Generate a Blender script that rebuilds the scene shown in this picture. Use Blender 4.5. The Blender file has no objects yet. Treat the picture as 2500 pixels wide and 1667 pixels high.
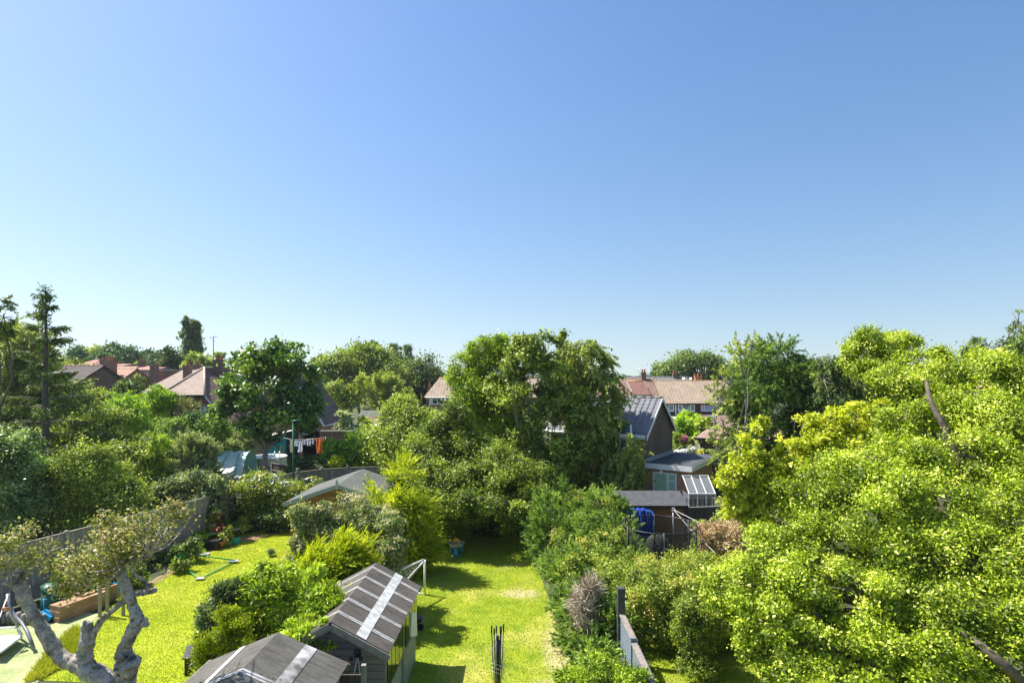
import bpy, math, random
import numpy as np
from mathutils import Vector, Matrix
R = math.radians
sc = bpy.context.scene
COL = sc.collection

# ------------------------------------------------------------------ camera, sky, sun, exposure
H, F, HZ, CX = 7.0, 1400.0, 922.0, 1250.0        # eye height (m), focal length and horizon row of the 2500 px wide photo
cam = bpy.data.cameras.new('camera'); camo = bpy.data.objects.new('camera', cam); COL.objects.link(camo)
camo.location = (0, 0, H); camo.rotation_euler = (math.pi/2, 0, 0)
cam.sensor_width = 36; cam.lens = 36*F/2500; cam.shift_y = (HZ-833.5)/2500
cam.clip_start = 0.1; cam.clip_end = 6000
sc.camera = camo
SUN_EL, SUN_ROT = 56.0, -71.0
w = bpy.data.worlds.new("World"); sc.world = w; w.use_nodes = True
sky = w.node_tree.nodes.new('ShaderNodeTexSky'); sky.sky_type = 'NISHITA'; sky.sun_disc = False
sky.sun_elevation = R(SUN_EL); sky.sun_rotation = R(SUN_ROT)
sky.air_density = 1.4; sky.dust_density = 1.0; sky.ozone_density = 0.6; sky.altitude = 0
_tc = w.node_tree.nodes.new('ShaderNodeTexCoord'); _mp = w.node_tree.nodes.new('ShaderNodeMapping'); _mp.inputs[1].default_value = (0, 0, .1); _mp.inputs[3].default_value = (1, 1, .8)
_nm = w.node_tree.nodes.new('ShaderNodeVectorMath'); _nm.operation = 'NORMALIZE'
w.node_tree.links.new(_tc.outputs['Generated'], _mp.inputs[0]); w.node_tree.links.new(_mp.outputs[0], _nm.inputs[0]); w.node_tree.links.new(_nm.outputs[0], sky.inputs[0])
_hs = w.node_tree.nodes.new('ShaderNodeHueSaturation'); _hs.inputs['Saturation'].default_value = 1.32; _wb = w.node_tree.nodes.new('ShaderNodeMix'); _wb.data_type = 'RGBA'; _wb.blend_type = 'MULTIPLY'; _wb.inputs[0].default_value = 1; _wb.inputs[7].default_value = (1, .935, 1, 1)
w.node_tree.links.new(sky.outputs[0], _hs.inputs['Color']); w.node_tree.links.new(_hs.outputs[0], _wb.inputs[6]); w.node_tree.links.new(_wb.outputs[2], w.node_tree.nodes['Background'].inputs[0])
w.node_tree.nodes['Background'].inputs[1].default_value = 0.082
sun = bpy.data.lights.new('sun', 'SUN'); suno = bpy.data.objects.new('sun', sun); COL.objects.link(suno)
sun.energy = 5.0; sun.angle = R(0.53); sun.color = (1.0, 0.95, 0.87)
sd = Vector((math.sin(R(SUN_ROT))*math.cos(R(SUN_EL)), math.cos(R(SUN_ROT))*math.cos(R(SUN_EL)), math.sin(R(SUN_EL))))
suno.rotation_euler = sd.to_track_quat('Z', 'Y').to_euler(); suno.location = (-30, 10, 60)
sc.view_settings.view_transform = 'Standard'; sc.view_settings.look = 'None'; sc.view_settings.gamma = 1
sc.view_settings.exposure = 1.04; sc.view_settings.use_curve_mapping = False
sc.cycles.max_bounces = 9; sc.cycles.diffuse_bounces = 6; sc.cycles.glossy_bounces = 2
sc.cycles.transmission_bounces = 6; sc.cycles.transparent_max_bounces = 8
sc.cycles.use_denoising = True
sc.cycles.use_adaptive_sampling = False

def P(px, py, Y):                                 # a point of the photo at distance Y in front of the window
    return Vector(((px-CX)*Y/F, Y, H-(py-HZ)*Y/F))
def G(px, py, z=0.0):                             # where it meets the ground
    Y = (H-z)*F/(py-HZ); return Vector(((px-CX)*Y/F, Y, z))

# ------------------------------------------------------------------ object helpers
def tag(o, label=None, cat=None, group=None, kind=None):
    if label: o['label'] = label
    if cat: o['category'] = cat
    if group: o['group'] = group
    if kind: o['kind'] = kind
    return o
def empty(name, loc, label, cat, group=None, rz=0.0):
    o = bpy.data.objects.new(name, None); COL.objects.link(o); o.location = loc; o.rotation_euler = (0, 0, rz)
    o.empty_display_size = 0.3
    bpy.context.view_layer.update()
    return tag(o, label, cat, group)
def link(name, me, mat, parent=None):
    o = bpy.data.objects.new(name, me); COL.objects.link(o)
    if mat is not None:
        for m in (mat if isinstance(mat, (list, tuple)) else [mat]): me.materials.append(m)
    if parent is not None: o.parent = parent
    return o
def copy_tree(o, parent=None):
    c = o.copy(); COL.objects.link(c)
    if parent is not None: c.parent = parent
    for ch in list(o.children): copy_tree(ch, c)
    return c

class MB:
    """collects faces with metric UVs; local=Matrix maps the coordinates in"""
    def __init__(s, mx=None): s.v = []; s.f = []; s.uv = []; s.m = []; s.mx = mx; s.cur = 0; s.sm = []
    def _p(s, p): return (s.mx @ Vector(p)) if s.mx is not None else Vector(p)
    def poly(s, pts, uv=None, smooth=False):
        q = [s._p(p) for p in pts]; n = len(s.v); s.v += q; s.f.append(tuple(range(n, n+len(q))))
        if uv is None:
            a = (q[1]-q[0]); a = a.normalized() if a.length > 1e-9 else Vector((1, 0, 0))
            nn = Vector((0, 0, 0))
            for i in range(len(q)): nn += q[i].cross(q[(i+1) % len(q)])
            nn = nn.normalized() if nn.length > 1e-12 else Vector((0, 0, 1)); b = nn.cross(a)
            uv = [((p-q[0]).dot(a), (p-q[0]).dot(b)) for p in q]
        s.uv += uv; s.m.append(s.cur); s.sm.append(smooth)
    def box(s, x0, y0, z0, x1, y1, z1):
        x0, x1 = min(x0, x1), max(x0, x1); y0, y1 = min(y0, y1), max(y0, y1); z0, z1 = min(z0, z1), max(z0, z1)
        s.poly([(x0, y0, z0), (x1, y0, z0), (x1, y0, z1), (x0, y0, z1)])
        s.poly([(x1, y0, z0), (x1, y1, z0), (x1, y1, z1), (x1, y0, z1)])
        s.poly([(x1, y1, z0), (x0, y1, z0), (x0, y1, z1), (x1, y1, z1)])
        s.poly([(x0, y1, z0), (x0, y0, z0), (x0, y0, z1), (x0, y1, z1)])
        s.poly([(x0, y0, z1), (x1, y0, z1), (x1, y1, z1), (x0, y1, z1)])
        s.poly([(x0, y1, z0), (x1, y1, z0), (x1, y0, z0), (x0, y0, z0)])
    def slab(s, pts, th, off=None):
        """a flat polygon given thickness th along -normal"""
        q = [Vector(p) for p in pts]; nn = Vector((0, 0, 0))
        for i in range(len(q)): nn += q[i].cross(q[(i+1) % len(q)])
        nn.normalize(); d = [p - nn*th for p in q]
        s.poly(q); s.poly(list(reversed(d)))
        for i in range(len(q)):
            j = (i+1) % len(q); s.poly([d[i], d[j], q[j], q[i]])
    def bar(s, a, b, w_, h_, up=(0, 0, 1)):
        a = Vector(a); b = Vector(b); t = (b-a).normalized(); u = Vector(up)
        if abs(t.dot(u)) > .98: u = Vector((1, 0, 0))
        sx = t.cross(u).normalized()*w_/2; sy = sx.normalized().cross(t).normalized()*h_/2
        A = [a-sx-sy, a+sx-sy, a+sx+sy, a-sx+sy]; B = [p+(b-a) for p in A]
        s.poly([A[0], A[3], A[2], A[1]]); s.poly(B)
        for i in range(4):
            j = (i+1) % 4; s.poly([A[i], B[i], B[j], A[j]][::-1])
    def tube(s, pts, rad, n=8, cap=True, wob=0, seed=0):
        pts = [Vector(p) for p in pts]
        if not isinstance(rad, (list, tuple)): rad = [rad]*len(pts)
        rg = random.Random(seed); rings = []; up = Vector((0.13, 0.21, 1)).normalized(); prev = None
        for i, p in enumerate(pts):
            t = (pts[min(i+1, len(pts)-1)]-pts[max(i-1, 0)]).normalized()
            if prev is None:
                a = t.cross(up); a = a.normalized() if a.length > 1e-4 else t.orthogonal().normalized()
            else:
                a = (prev - t*prev.dot(t)).normalized()
            prev = a; b = t.cross(a)
            rings.append([p+(a*math.cos(2*math.pi*k/n)+b*math.sin(2*math.pi*k/n))*rad[i]*(1+wob*rg.uniform(-1, 1)) for k in range(n)])
        base = len(s.v); 
        for r_ in rings: s.v += [s._p(q) for q in r_]
        L = 0
        for i in range(len(rings)-1):
            l2 = L+(pts[i+1]-pts[i]).length
            for k in range(n):
                k2 = (k+1) % n
                s.f.append((base+i*n+k, base+i*n+k2, base+(i+1)*n+k2, base+(i+1)*n+k)); s.m.append(s.cur); s.sm.append(True)
                c0, c1 = k*2*math.pi*rad[i]/n, (k+1)*2*math.pi*rad[i]/n
                s.uv += [(c0, L), (c1, L), (c1, l2), (c0, l2)]
            L = l2
        if cap:
            for ring, rev in ((0, True), (len(rings)-1, False)):
                idx = [base+ring*n+k for k in range(n)]
                if rev: idx = idx[::-1]
                s.f.append(tuple(idx)); s.m.append(s.cur); s.sm.append(False); s.uv += [(0, 0)]*n
    def lathe(s, c, prof, n=16):
        """prof: list of (radius, z) about the vertical through c"""
        c = Vector(c); base = len(s.v)
        for r_, z in prof: s.v += [s._p(c+Vector((r_*math.cos(2*math.pi*k/n), r_*math.sin(2*math.pi*k/n), z))) for k in range(n)]
        for i in range(len(prof)-1):
            for k in range(n):
                k2 = (k+1) % n
                s.f.append((base+i*n+k, base+i*n+k2, base+(i+1)*n+k2, base+(i+1)*n+k)); s.m.append(s.cur); s.sm.append(True)
                s.uv += [(k/n, prof[i][1]), ((k+1)/n, prof[i][1]), ((k+1)/n, prof[i+1][1]), (k/n, prof[i+1][1])]
    def build(s, name, mat, parent=None):
        me = bpy.data.meshes.new(name); me.from_pydata([tuple(p) for p in s.v], [], s.f)
        uvl = me.uv_layers.new(name='UVMap'); uvl.data.foreach_set('uv', np.array(s.uv, dtype=np.float32).ravel())
        me.polygons.foreach_set('use_smooth', s.sm)
        o = link(name, me, mat, parent)
        if any(s.m): me.polygons.foreach_set('material_index', s.m)
        me.update()
        return o

# ------------------------------------------------------------------ materials
def newmat(name):
    m = bpy.data.materials.new(name); m.use_nodes = True; nt = m.node_tree; b = nt.nodes['Principled BSDF']
    return m, nt, b
def nn(nt, t, **kw):
    n = nt.nodes.new(t)
    for k, v in kw.items():
        if k in n.inputs: n.inputs[k].default_value = v
        else: setattr(n, k, v)
    return n
def c4(c): return (c[0], c[1], c[2], 1)
def ramp(nt, fac, stops):
    r = nt.nodes.new('ShaderNodeValToRGB'); e = r.color_ramp.elements
    while len(e) < len(stops): e.new(0.5)
    for i, (p, c) in enumerate(stops): e[i].position = p; e[i].color = c4(c)
    nt.links.new(fac, r.inputs[0]); return r.outputs[0]
def mixc(nt, fac, a, b, typ='MIX'):
    m = nt.nodes.new('ShaderNodeMix'); m.data_type = 'RGBA'; m.blend_type = typ
    for k, v in ((0, fac), (6, a), (7, b)):
        if hasattr(v, 'links') or isinstance(v, bpy.types.NodeSocket): nt.links.new(v, m.inputs[k])
        else: m.inputs[k].default_value = c4(v) if k else v
    return m.outputs[2]
def bump(nt, b, h, strength, dist=0.02):
    n = nn(nt, 'ShaderNodeBump', Strength=strength, Distance=dist); nt.links.new(h, n.inputs['Height']); nt.links.new(n.outputs[0], b.inputs['Normal'])
def coords(nt, kind='Object', scale=(1, 1, 1)):
    tc = nt.nodes.new('ShaderNodeTexCoord'); mp = nt.nodes.new('ShaderNodeMapping'); mp.inputs['Scale'].default_value = scale
    nt.links.new(tc.outputs[kind], mp.inputs[0]); return mp.outputs[0]
def noise(nt, vec, scale, detail=4, rough=.55):
    n = nn(nt, 'ShaderNodeTexNoise', Scale=scale, Detail=detail, Roughness=rough); nt.links.new(vec, n.inputs['Vector']); return n.outputs[0]
def plain(name, c, rough=.6, var=.25, scale=4, metal=0, spec=.4, bmp=0.0, c2=None):
    m, nt, b = newmat(name); v = coords(nt); n = noise(nt, v, scale, 6, .6)
    d = c2 if c2 else tuple(x*(1-var) for x in c)
    nt.links.new(ramp(nt, n, [(.35, d), (.65, c)]), b.inputs['Base Color'])
    b.inputs['Roughness'].default_value = rough; b.inputs['Metallic'].default_value = metal; b.inputs['Specular IOR Level'].default_value = spec
    if bmp: bump(nt, b, noise(nt, v, scale*6, 3), bmp)
    return m
def brick_mat(name, c1, c2, mortar, bw=.225, bh=.075, msz=.01, rough=.85, kind='UV', stain=None, bstr=.5, offset=.5, scale_v=1.0):
    """bricks, tiles, boards: a running-bond pattern in metres"""
    m, nt, b = newmat(name); v = coords(nt, kind)
    t = nn(nt, 'ShaderNodeTexBrick', Scale=1.0); t.inputs['Color1'].default_value = c4(c1); t.inputs['Color2'].default_value = c4(c2)
    t.inputs['Mortar'].default_value = c4(mortar); t.inputs['Mortar Size'].default_value = msz; t.inputs['Mortar Smooth'].default_value = .1
    t.inputs['Brick Width'].default_value = bw; t.inputs['Row Height'].default_value = bh; t.offset = offset
    nt.links.new(v, t.inputs['Vector'])
    n = noise(nt, v, .9, 6, .65); n2 = noise(nt, v, 9, 4, .6)
    col = mixc(nt, ramp(nt, n, [(.35, (0, 0, 0)), (.7, (1, 1, 1))]), t.outputs['Color'], stain if stain else tuple(x*.65 for x in c1))
    mm = nt.nodes.new('ShaderNodeMix'); mm.data_type = 'RGBA'; mm.inputs[0].default_value = .45
    nt.links.new(t.outputs['Color'], mm.inputs[6]); nt.links.new(col, mm.inputs[7])
    col = mixc(nt, .5, mm.outputs[2], ramp(nt, n2, [(.3, (.5, .5, .5)), (.7, (1.4, 1.4, 1.4))]), 'MULTIPLY')
    nt.links.new(col, b.inputs['Base Color']); b.inputs['Roughness'].default_value = rough; b.inputs['Specular IOR Level'].default_value = .25
    inv = nn(nt, 'ShaderNodeMath', operation='SUBTRACT'); inv.inputs[0].default_value = 1; nt.links.new(t.outputs['Fac'], inv.inputs[1])
    bump(nt, b, inv.outputs[0], bstr, .02)
    return m
def tile_mat(name, c1, c2, tw, th, lich=None, rough=.8, lap=1.0, curve=0.0, spec=.25):
    """roof tiles in metres on UV: each course rises to its lower edge (a saw tooth), joints between"""
    m, nt, b = newmat(name); v = coords(nt, 'UV')
    sp = nt.nodes.new('ShaderNodeSeparateXYZ'); nt.links.new(v, sp.inputs[0])
    def ma(op, a, bb=None):
        n = nt.nodes.new('ShaderNodeMath'); n.operation = op
        for i, x in enumerate((a, bb)):
            if x is None: continue
            if isinstance(x, (int, float)): n.inputs[i].default_value = x
            else: nt.links.new(x, n.inputs[i])
        return n.outputs[0]
    row = ma('DIVIDE', sp.outputs[1], th); fr = ma('FRACT', row); ri = ma('FLOOR', row)
    cx = ma('ADD', ma('DIVIDE', sp.outputs[0], tw), ma('MULTIPLY', ri, .5 if not curve else 0.0)); fc = ma('FRACT', cx); ci = ma('FLOOR', cx)
    wn = nt.nodes.new('ShaderNodeTexWhiteNoise'); wn.noise_dimensions = '2D'
    cb = nt.nodes.new('ShaderNodeCombineXYZ'); nt.links.new(ri, cb.inputs[0]); nt.links.new(ci, cb.inputs[1]); nt.links.new(cb.outputs[0], wn.inputs['Vector'])
    col = mixc(nt, wn.outputs[0], c1, c2)
    n = noise(nt, v, 1.2, 6, .7)
    if lich: col = mixc(nt, ramp(nt, n, [(.5, (0, 0, 0)), (.7, (.8, .8, .8))]), col, lich)
    n2 = noise(nt, v, 7, 5, .7); col = mixc(nt, .45, col, ramp(nt, n2, [(.3, (.45, .45, .45)), (.7, (1.35, 1.35, 1.35))]), 'MULTIPLY')
    gap = ma('MAXIMUM', ma('LESS_THAN', fr, .1), ma('LESS_THAN', fc, .08))
    col = mixc(nt, ma('MULTIPLY', gap, .6), col, tuple(x*.3 for x in c1))
    nt.links.new(col, b.inputs['Base Color']); b.inputs['Roughness'].default_value = rough; b.inputs['Specular IOR Level'].default_value = spec
    h = ma('SUBTRACT', 1.0, fr)
    if curve: h = ma('ADD', h, ma('MULTIPLY', ma('SINE', ma('MULTIPLY', fc, 2*math.pi)), curve))
    bump(nt, b, h, .7*lap, .03)
    return m
def board_mat(name, c1, c2, bw, axis='V', rough=.8, gap=.06):
    """planks bw wide; axis V = boards standing up (varies along u), H = lying (varies along v)"""
    m, nt, b = newmat(name); v = coords(nt, 'UV')
    sp = nt.nodes.new('ShaderNodeSeparateXYZ'); nt.links.new(v, sp.inputs[0])
    u = sp.outputs[0] if axis == 'V' else sp.outputs[1]
    dv = nn(nt, 'ShaderNodeMath', operation='DIVIDE'); nt.links.new(u, dv.inputs[0]); dv.inputs[1].default_value = bw
    fr = nn(nt, 'ShaderNodeMath', operation='FRACT'); nt.links.new(dv.outputs[0], fr.inputs[0])
    fl = nn(nt, 'ShaderNodeMath', operation='FLOOR'); nt.links.new(dv.outputs[0], fl.inputs[0])
    wn = nt.nodes.new('ShaderNodeTexWhiteNoise'); wn.noise_dimensions = '1D'; nt.links.new(fl.outputs[0], wn.inputs['W'])
    sc_ = (30, 2, 1) if axis == 'V' else (2, 30, 1)
    g = noise(nt, coords(nt, 'UV', sc_), 1.0, 5, .6)
    col = mixc(nt, wn.outputs[0], c1, c2)
    col = mixc(nt, .6, col, ramp(nt, g, [(.3, (.45, .45, .45)), (.7, (1.3, 1.3, 1.3))]), 'MULTIPLY')
    st = noise(nt, v, 1.1, 5, .6); col = mixc(nt, .5, col, ramp(nt, st, [(.3, (.6, .6, .6)), (.7, (1.2, 1.2, 1.2))]), 'MULTIPLY')
    lt = nn(nt, 'ShaderNodeMath', operation='LESS_THAN'); nt.links.new(fr.outputs[0], lt.inputs[0]); lt.inputs[1].default_value = gap
    col = mixc(nt, lt.outputs[0], col, tuple(x*.15 for x in c1))
    nt.links.new(col, b.inputs['Base Color']); b.inputs['Roughness'].default_value = rough; b.inputs['Specular IOR Level'].default_value = .25
    bump(nt, b, fr.outputs[0], .5, .02)
    return m
def leaf_mat(name, cols, trans=.35, rough=.45, spec=.5, tint=None):
    m, nt, b = newmat(name)
    at = nt.nodes.new('ShaderNodeAttribute'); at.attribute_name = 'v'; at.attribute_type = 'GEOMETRY'
    st = [(i/(len(cols)-1)*.8+.1, c) for i, c in enumerate(cols)]
    col = ramp(nt, at.outputs['Fac'], st)
    nt.links.new(col, b.inputs['Base Color']); b.inputs['Roughness'].default_value = rough; b.inputs['Specular IOR Level'].default_value = spec
    tr = nt.nodes.new('ShaderNodeBsdfTranslucent')
    tc = mixc(nt, 1.0, col, tint or (1.1, 1.1, .5), 'MULTIPLY'); nt.links.new(tc, tr.inputs[0])
    mx = nt.nodes.new('ShaderNodeMixShader'); mx.inputs[0].default_value = trans
    nt.links.new(b.outputs[0], mx.inputs[1]); nt.links.new(tr.outputs[0], mx.inputs[2])
    nt.links.new(mx.outputs[0], nt.nodes['Material Output'].inputs[0])
    return m
def glass_mat(name, c=(.03, .045, .05), rough=.04):
    m, nt, b = newmat(name); v = coords(nt); n = noise(nt, v, 1.3, 2)
    nt.links.new(ramp(nt, n, [(.4, c), (.6, tuple(x*1.6 for x in c))]), b.inputs['Base Color'])
    b.inputs['Roughness'].default_value = rough; b.inputs['Specular IOR Level'].default_value = .9
    return m

GREEN = {
 'maple':  ((.020, .05, .006), (.06, .13, .012), (.13, .22, .02), (.26, .34, .05)),
 'mid':    ((.05, .08, .008), (.13, .19, .018), (.245, .31, .032), (.40, .46, .11)),
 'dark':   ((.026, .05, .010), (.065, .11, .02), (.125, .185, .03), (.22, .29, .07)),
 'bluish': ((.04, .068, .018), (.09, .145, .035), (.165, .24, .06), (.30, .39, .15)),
 'bright': ((.07, .12, .005), (.18, .27, .010), (.32, .43, .018), (.50, .58, .08)),
 'oak':    ((.06, .10, .005), (.20, .28, .010), (.38, .47, .02), (.62, .66, .16)),
 'lime':   ((.08, .16, .01), (.19, .32, .015), (.33, .48, .03), (.50, .62, .09)),
 'gold':   ((.13, .18, .006), (.30, .38, .010), (.48, .54, .02), (.64, .66, .08)),
 'acid':   ((.16, .20, .010), (.36, .43, .018), (.58, .62, .045), (.75, .75, .14)),
 'olive':  ((.06, .09, .012), (.15, .20, .03), (.27, .33, .06), (.44, .48, .15)),
 'silver': ((.06, .09, .035), (.15, .20, .08), (.28, .34, .16), (.46, .50, .30)),
 'hedge':  ((.06, .10, .010), (.16, .23, .02), (.30, .36, .05), (.50, .40, .12)),
 'russet': ((.05, .09, .01), (.13, .18, .02), (.26, .26, .05), (.38, .22, .07)),
 'cypress':((.03, .07, .012), (.09, .16, .028), (.18, .27, .05), (.32, .42, .10)),
 'spruce': ((.018, .035, .010), (.045, .08, .018), (.10, .15, .03), (.19, .24, .06)),
 'far':    ((.03, .065, .025), (.055, .11, .035), (.085, .155, .05), (.13, .21, .075)),
 'pinkish':((.06, .10, .03), (.14, .19, .055), (.27, .31, .12), (.55, .44, .32)),
 'dead':   ((.18, .14, .09), (.33, .27, .19), (.48, .41, .31), (.60, .53, .42)),
 'straw':  ((.34, .22, .10), (.52, .38, .20), (.66, .52, .32), (.76, .64, .42)),
}
GREEN = {k: (v if k in ('dead', 'straw') else tuple(tuple(min(.85, c*(1.25 if k in ('gold', 'acid') else 1.5)) for c in q) for q in v)) for k, v in GREEN.items()}
LM = {k: leaf_mat('foliage '+k, v, trans={'dead': .05, 'straw': .1, 'spruce': .3, 'oak': .36, 'gold': .5, 'acid': .5, 'bright': .42}.get(k, .42),
                  spec={'maple': .75, 'bluish': .7, 'dead': .1, 'straw': .1, 'spruce': .25, 'cypress': .3, 'gold': .3, 'far': .2}.get(k, .5),
                  rough={'maple': .35, 'bluish': .38, 'dark': .42}.get(k, .5)) for k, v in GREEN.items()}
BARK = plain('bark', (.16, .13, .10), .9, .5, 9, bmp=.6)
BARKD = plain('dark bark', (.07, .055, .045), .9, .5, 9, bmp=.6)
BARKL = plain('pale bark', (.34, .29, .24), .9, .4, 9, bmp=.5)

# ------------------------------------------------------------------ foliage
def leaf_mesh(name, mat, parent, pos, ax, nrm, L, W, v, fold=.15):
    n = len(pos)
    s = np.cross(ax, nrm); s /= (np.linalg.norm(s, axis=1, keepdims=True)+1e-9); nrm = np.cross(s, ax)
    L = L[:, None]; W = W[:, None]
    co = np.empty((n, 4, 3), np.float32)
    co[:, 0] = pos; co[:, 1] = pos+ax*L*.45+s*W*.5+nrm*W*fold; co[:, 2] = pos+ax*L-nrm*L*.08; co[:, 3] = pos+ax*L*.45-s*W*.5+nrm*W*fold
    me = bpy.data.meshes.new(name)
    me.vertices.add(n*4); me.vertices.foreach_set('co', co.ravel())
    me.loops.add(n*4); me.loops.foreach_set('vertex_index', np.arange(n*4, dtype=np.int32))
    me.polygons.add(n); me.polygons.foreach_set('loop_start', np.arange(0, n*4, 4, dtype=np.int32))
    me.update(calc_edges=True)
    a = me.attributes.new('v', 'FLOAT', 'FACE'); a.data.foreach_set('value', np.clip(v, 0, 1).astype(np.float32))
    return link(name, me, mat, parent)
def vnoise(p, seed):
    """smooth value noise, two octaves, 0..1"""
    def one(q, sd):
        i = np.floor(q).astype(np.int64); f = q-i; f = f*f*(3-2*f); out = 0
        for dx in (0, 1):
            for dy in (0, 1):
                for dz in (0, 1):
                    h = ((i[:, 0]+dx)*73856093) ^ ((i[:, 1]+dy)*19349663) ^ ((i[:, 2]+dz)*83492791) ^ (sd*2654435)
                    h = (h ^ (h >> 13))*1274126177 & 0x7fffffff; r = ((h ^ (h >> 9)) % 10007)/10007.0
                    out = out+r*(f[:, 0] if dx else 1-f[:, 0])*(f[:, 1] if dy else 1-f[:, 1])*(f[:, 2] if dz else 1-f[:, 2])
        return out
    return .65*one(p, seed)+.35*one(p*2.1+17.3, seed+5)
def unit(a): return a/(np.linalg.norm(a, axis=1, keepdims=True)+1e-9)
STAT = [0]
COVER = 3.6
def foliage(name, mat, parent, lobes, L, W, seed, cover=4.0, nsub=20, rsub=(.2, .5), m=42, cr=1.0, flat=.7, axlen=0.0,
            aout=1.0, aup=.2, wind=(0, 0, 0), lie=.6, jit=.7, shell=(.55, 1.04), off=(0, 0, 0), vshift=0.0, keep=None, fill=.12, gap=.47, gsize=6.5):
    """lobes [(x,y,z,rx,ry,rz)] -> leafy lumps on their surface -> leaf clusters -> leaves; returns the lumps"""
    rng = np.random.default_rng(seed); lob = np.array(lobes, float); off = np.array(off, float)
    subs = []
    for q in lob:
        k = max(4, int(nsub*rng.uniform(.85, 1.15)))
        d = unit(rng.normal(size=(k, 3))*[1, 1, 1]); rr = q[3:6]
        c = q[:3]+d*rr*rng.uniform(.5, .84, (k, 1)); rad = rr.min()*rng.uniform(*rsub, (k, 1))*.5+rr*rng.uniform(*rsub, (k, 1))*.5
        inside = np.ones(k, bool)
        for p in lob:
            if p is q: continue
            dd = np.linalg.norm((c-p[:3])/p[3:6], axis=1); inside &= dd > .45
        keepm = inside | (rng.random(k) < .25)
        subs.append(np.hstack([c, rad, d])[keepm])
    subs = np.vstack(subs); ns = len(subs)
    area = float(np.sum(np.pi*lob[:, 3]*lob[:, 5])); n_leaf = int(COVER*cover*area/(L*W*.5)); ncl = max(8, n_leaf//m)
    wts = subs[:, 3]*subs[:, 5]; wts = wts/wts.sum()
    ci = rng.choice(ns, ncl, p=wts); sb = subs[ci]
    d = unit(rng.normal(size=(ncl, 3))+.75*sb[:, 6:9]+[0, 0, .25])
    cc = sb[:, :3]+d*sb[:, 3:6]*rng.uniform(shell[0], shell[1], (ncl, 1))
    nf = int(ncl*fill)
    if nf:                                        # a few leaves deeper in
        li = rng.integers(0, len(lob), nf); u = unit(rng.normal(size=(nf, 3)))
        cc[:nf] = lob[li, :3]+u*lob[li, 3:6]*rng.uniform(.2, .75, (nf, 1)); d[:nf] = u
    out = unit(d+.6*sb[:, 6:9])
    ok = cc[:, 2] > .08
    if keep is not None: ok &= keep(cc)
    if gap: ok &= vnoise(cc/(L*gsize)*[1, 1, 1.25], seed % 997) > gap*rng.uniform(.85, 1.1, ncl)
    cc = cc[ok]; out = out[ok]; sb = sb[ok]; ci = ci[ok]; ncl = len(cc)
    A = unit(out*aout+np.array([0, 0, aup])+np.array(wind)+rng.normal(size=(ncl, 3))*.3)
    crad = cr*np.minimum(L*2.3, np.mean(sb[:, 3:6], axis=1, keepdims=True)*.5)*rng.uniform(.55, 1.5, (ncl, 1))*(m/42)**.4
    k = np.repeat(np.arange(ncl), m); n = len(k); t = rng.random((n, 1))
    g = rng.normal(size=(n, 3))*[1, 1, flat]
    if axlen: pos = cc[k]+A[k]*t*axlen*rng.uniform(.6, 1.3, (ncl, 1))[k]+g*(crad[k]*.38)*(1.15-t)
    else: pos = cc[k]+g*crad[k]
    ax = unit(A[k]*(1.0 if axlen else .5)+rng.normal(size=(n, 3))*jit)
    nr = unit(np.array([0, 0, 1.0])*lie+out[k]*.4+g*.45+rng.normal(size=(n, 3))*.45)
    ls = rng.uniform(.65, 1.3, n)
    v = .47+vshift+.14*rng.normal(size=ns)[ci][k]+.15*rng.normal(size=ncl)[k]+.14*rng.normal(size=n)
    z = pos[:, 2] > .03
    leaf_mesh(name, mat, parent, (pos-off)[z], ax[z], nr[z], (L*ls)[z], (W*ls*rng.uniform(.8, 1.2, n))[z], v[z])
    STAT[0] += int(z.sum())
    return subs
def to_world(lobes, Y, g=1.0):
    out = []
    for q in lobes:
        px, py, rx, ry = q[:4]; y = Y+(q[4] if len(q) > 4 else 0); c = P(px, py, y); a, b = g*rx*y/F, g*ry*y/F
        dep = q[5] if len(q) > 5 else min(max(a, b), 1.3*min(a, b)+.2)
        out.append((c.x, c.y, c.z, a, dep, b))
    return out
def limb(rng, a, b, r0, r1, k=5, bend=.12):
    a = Vector(a); b = Vector(b); L = (b-a).length; pts = []; rad = []
    off = Vector((rng.uniform(-1, 1), rng.uniform(-1, 1), rng.uniform(-.2, .6)))*L*bend
    for i in range(k+1):
        t = i/k; p = a.lerp(b, t)+off*math.sin(math.pi*t)+Vector((rng.uniform(-1, 1), rng.uniform(-1, 1), rng.uniform(-1, 1)))*L*.02*(0 < i < k)
        pts.append(p); rad.append(r0+(r1-r0)*t)
    return pts, rad
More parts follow.
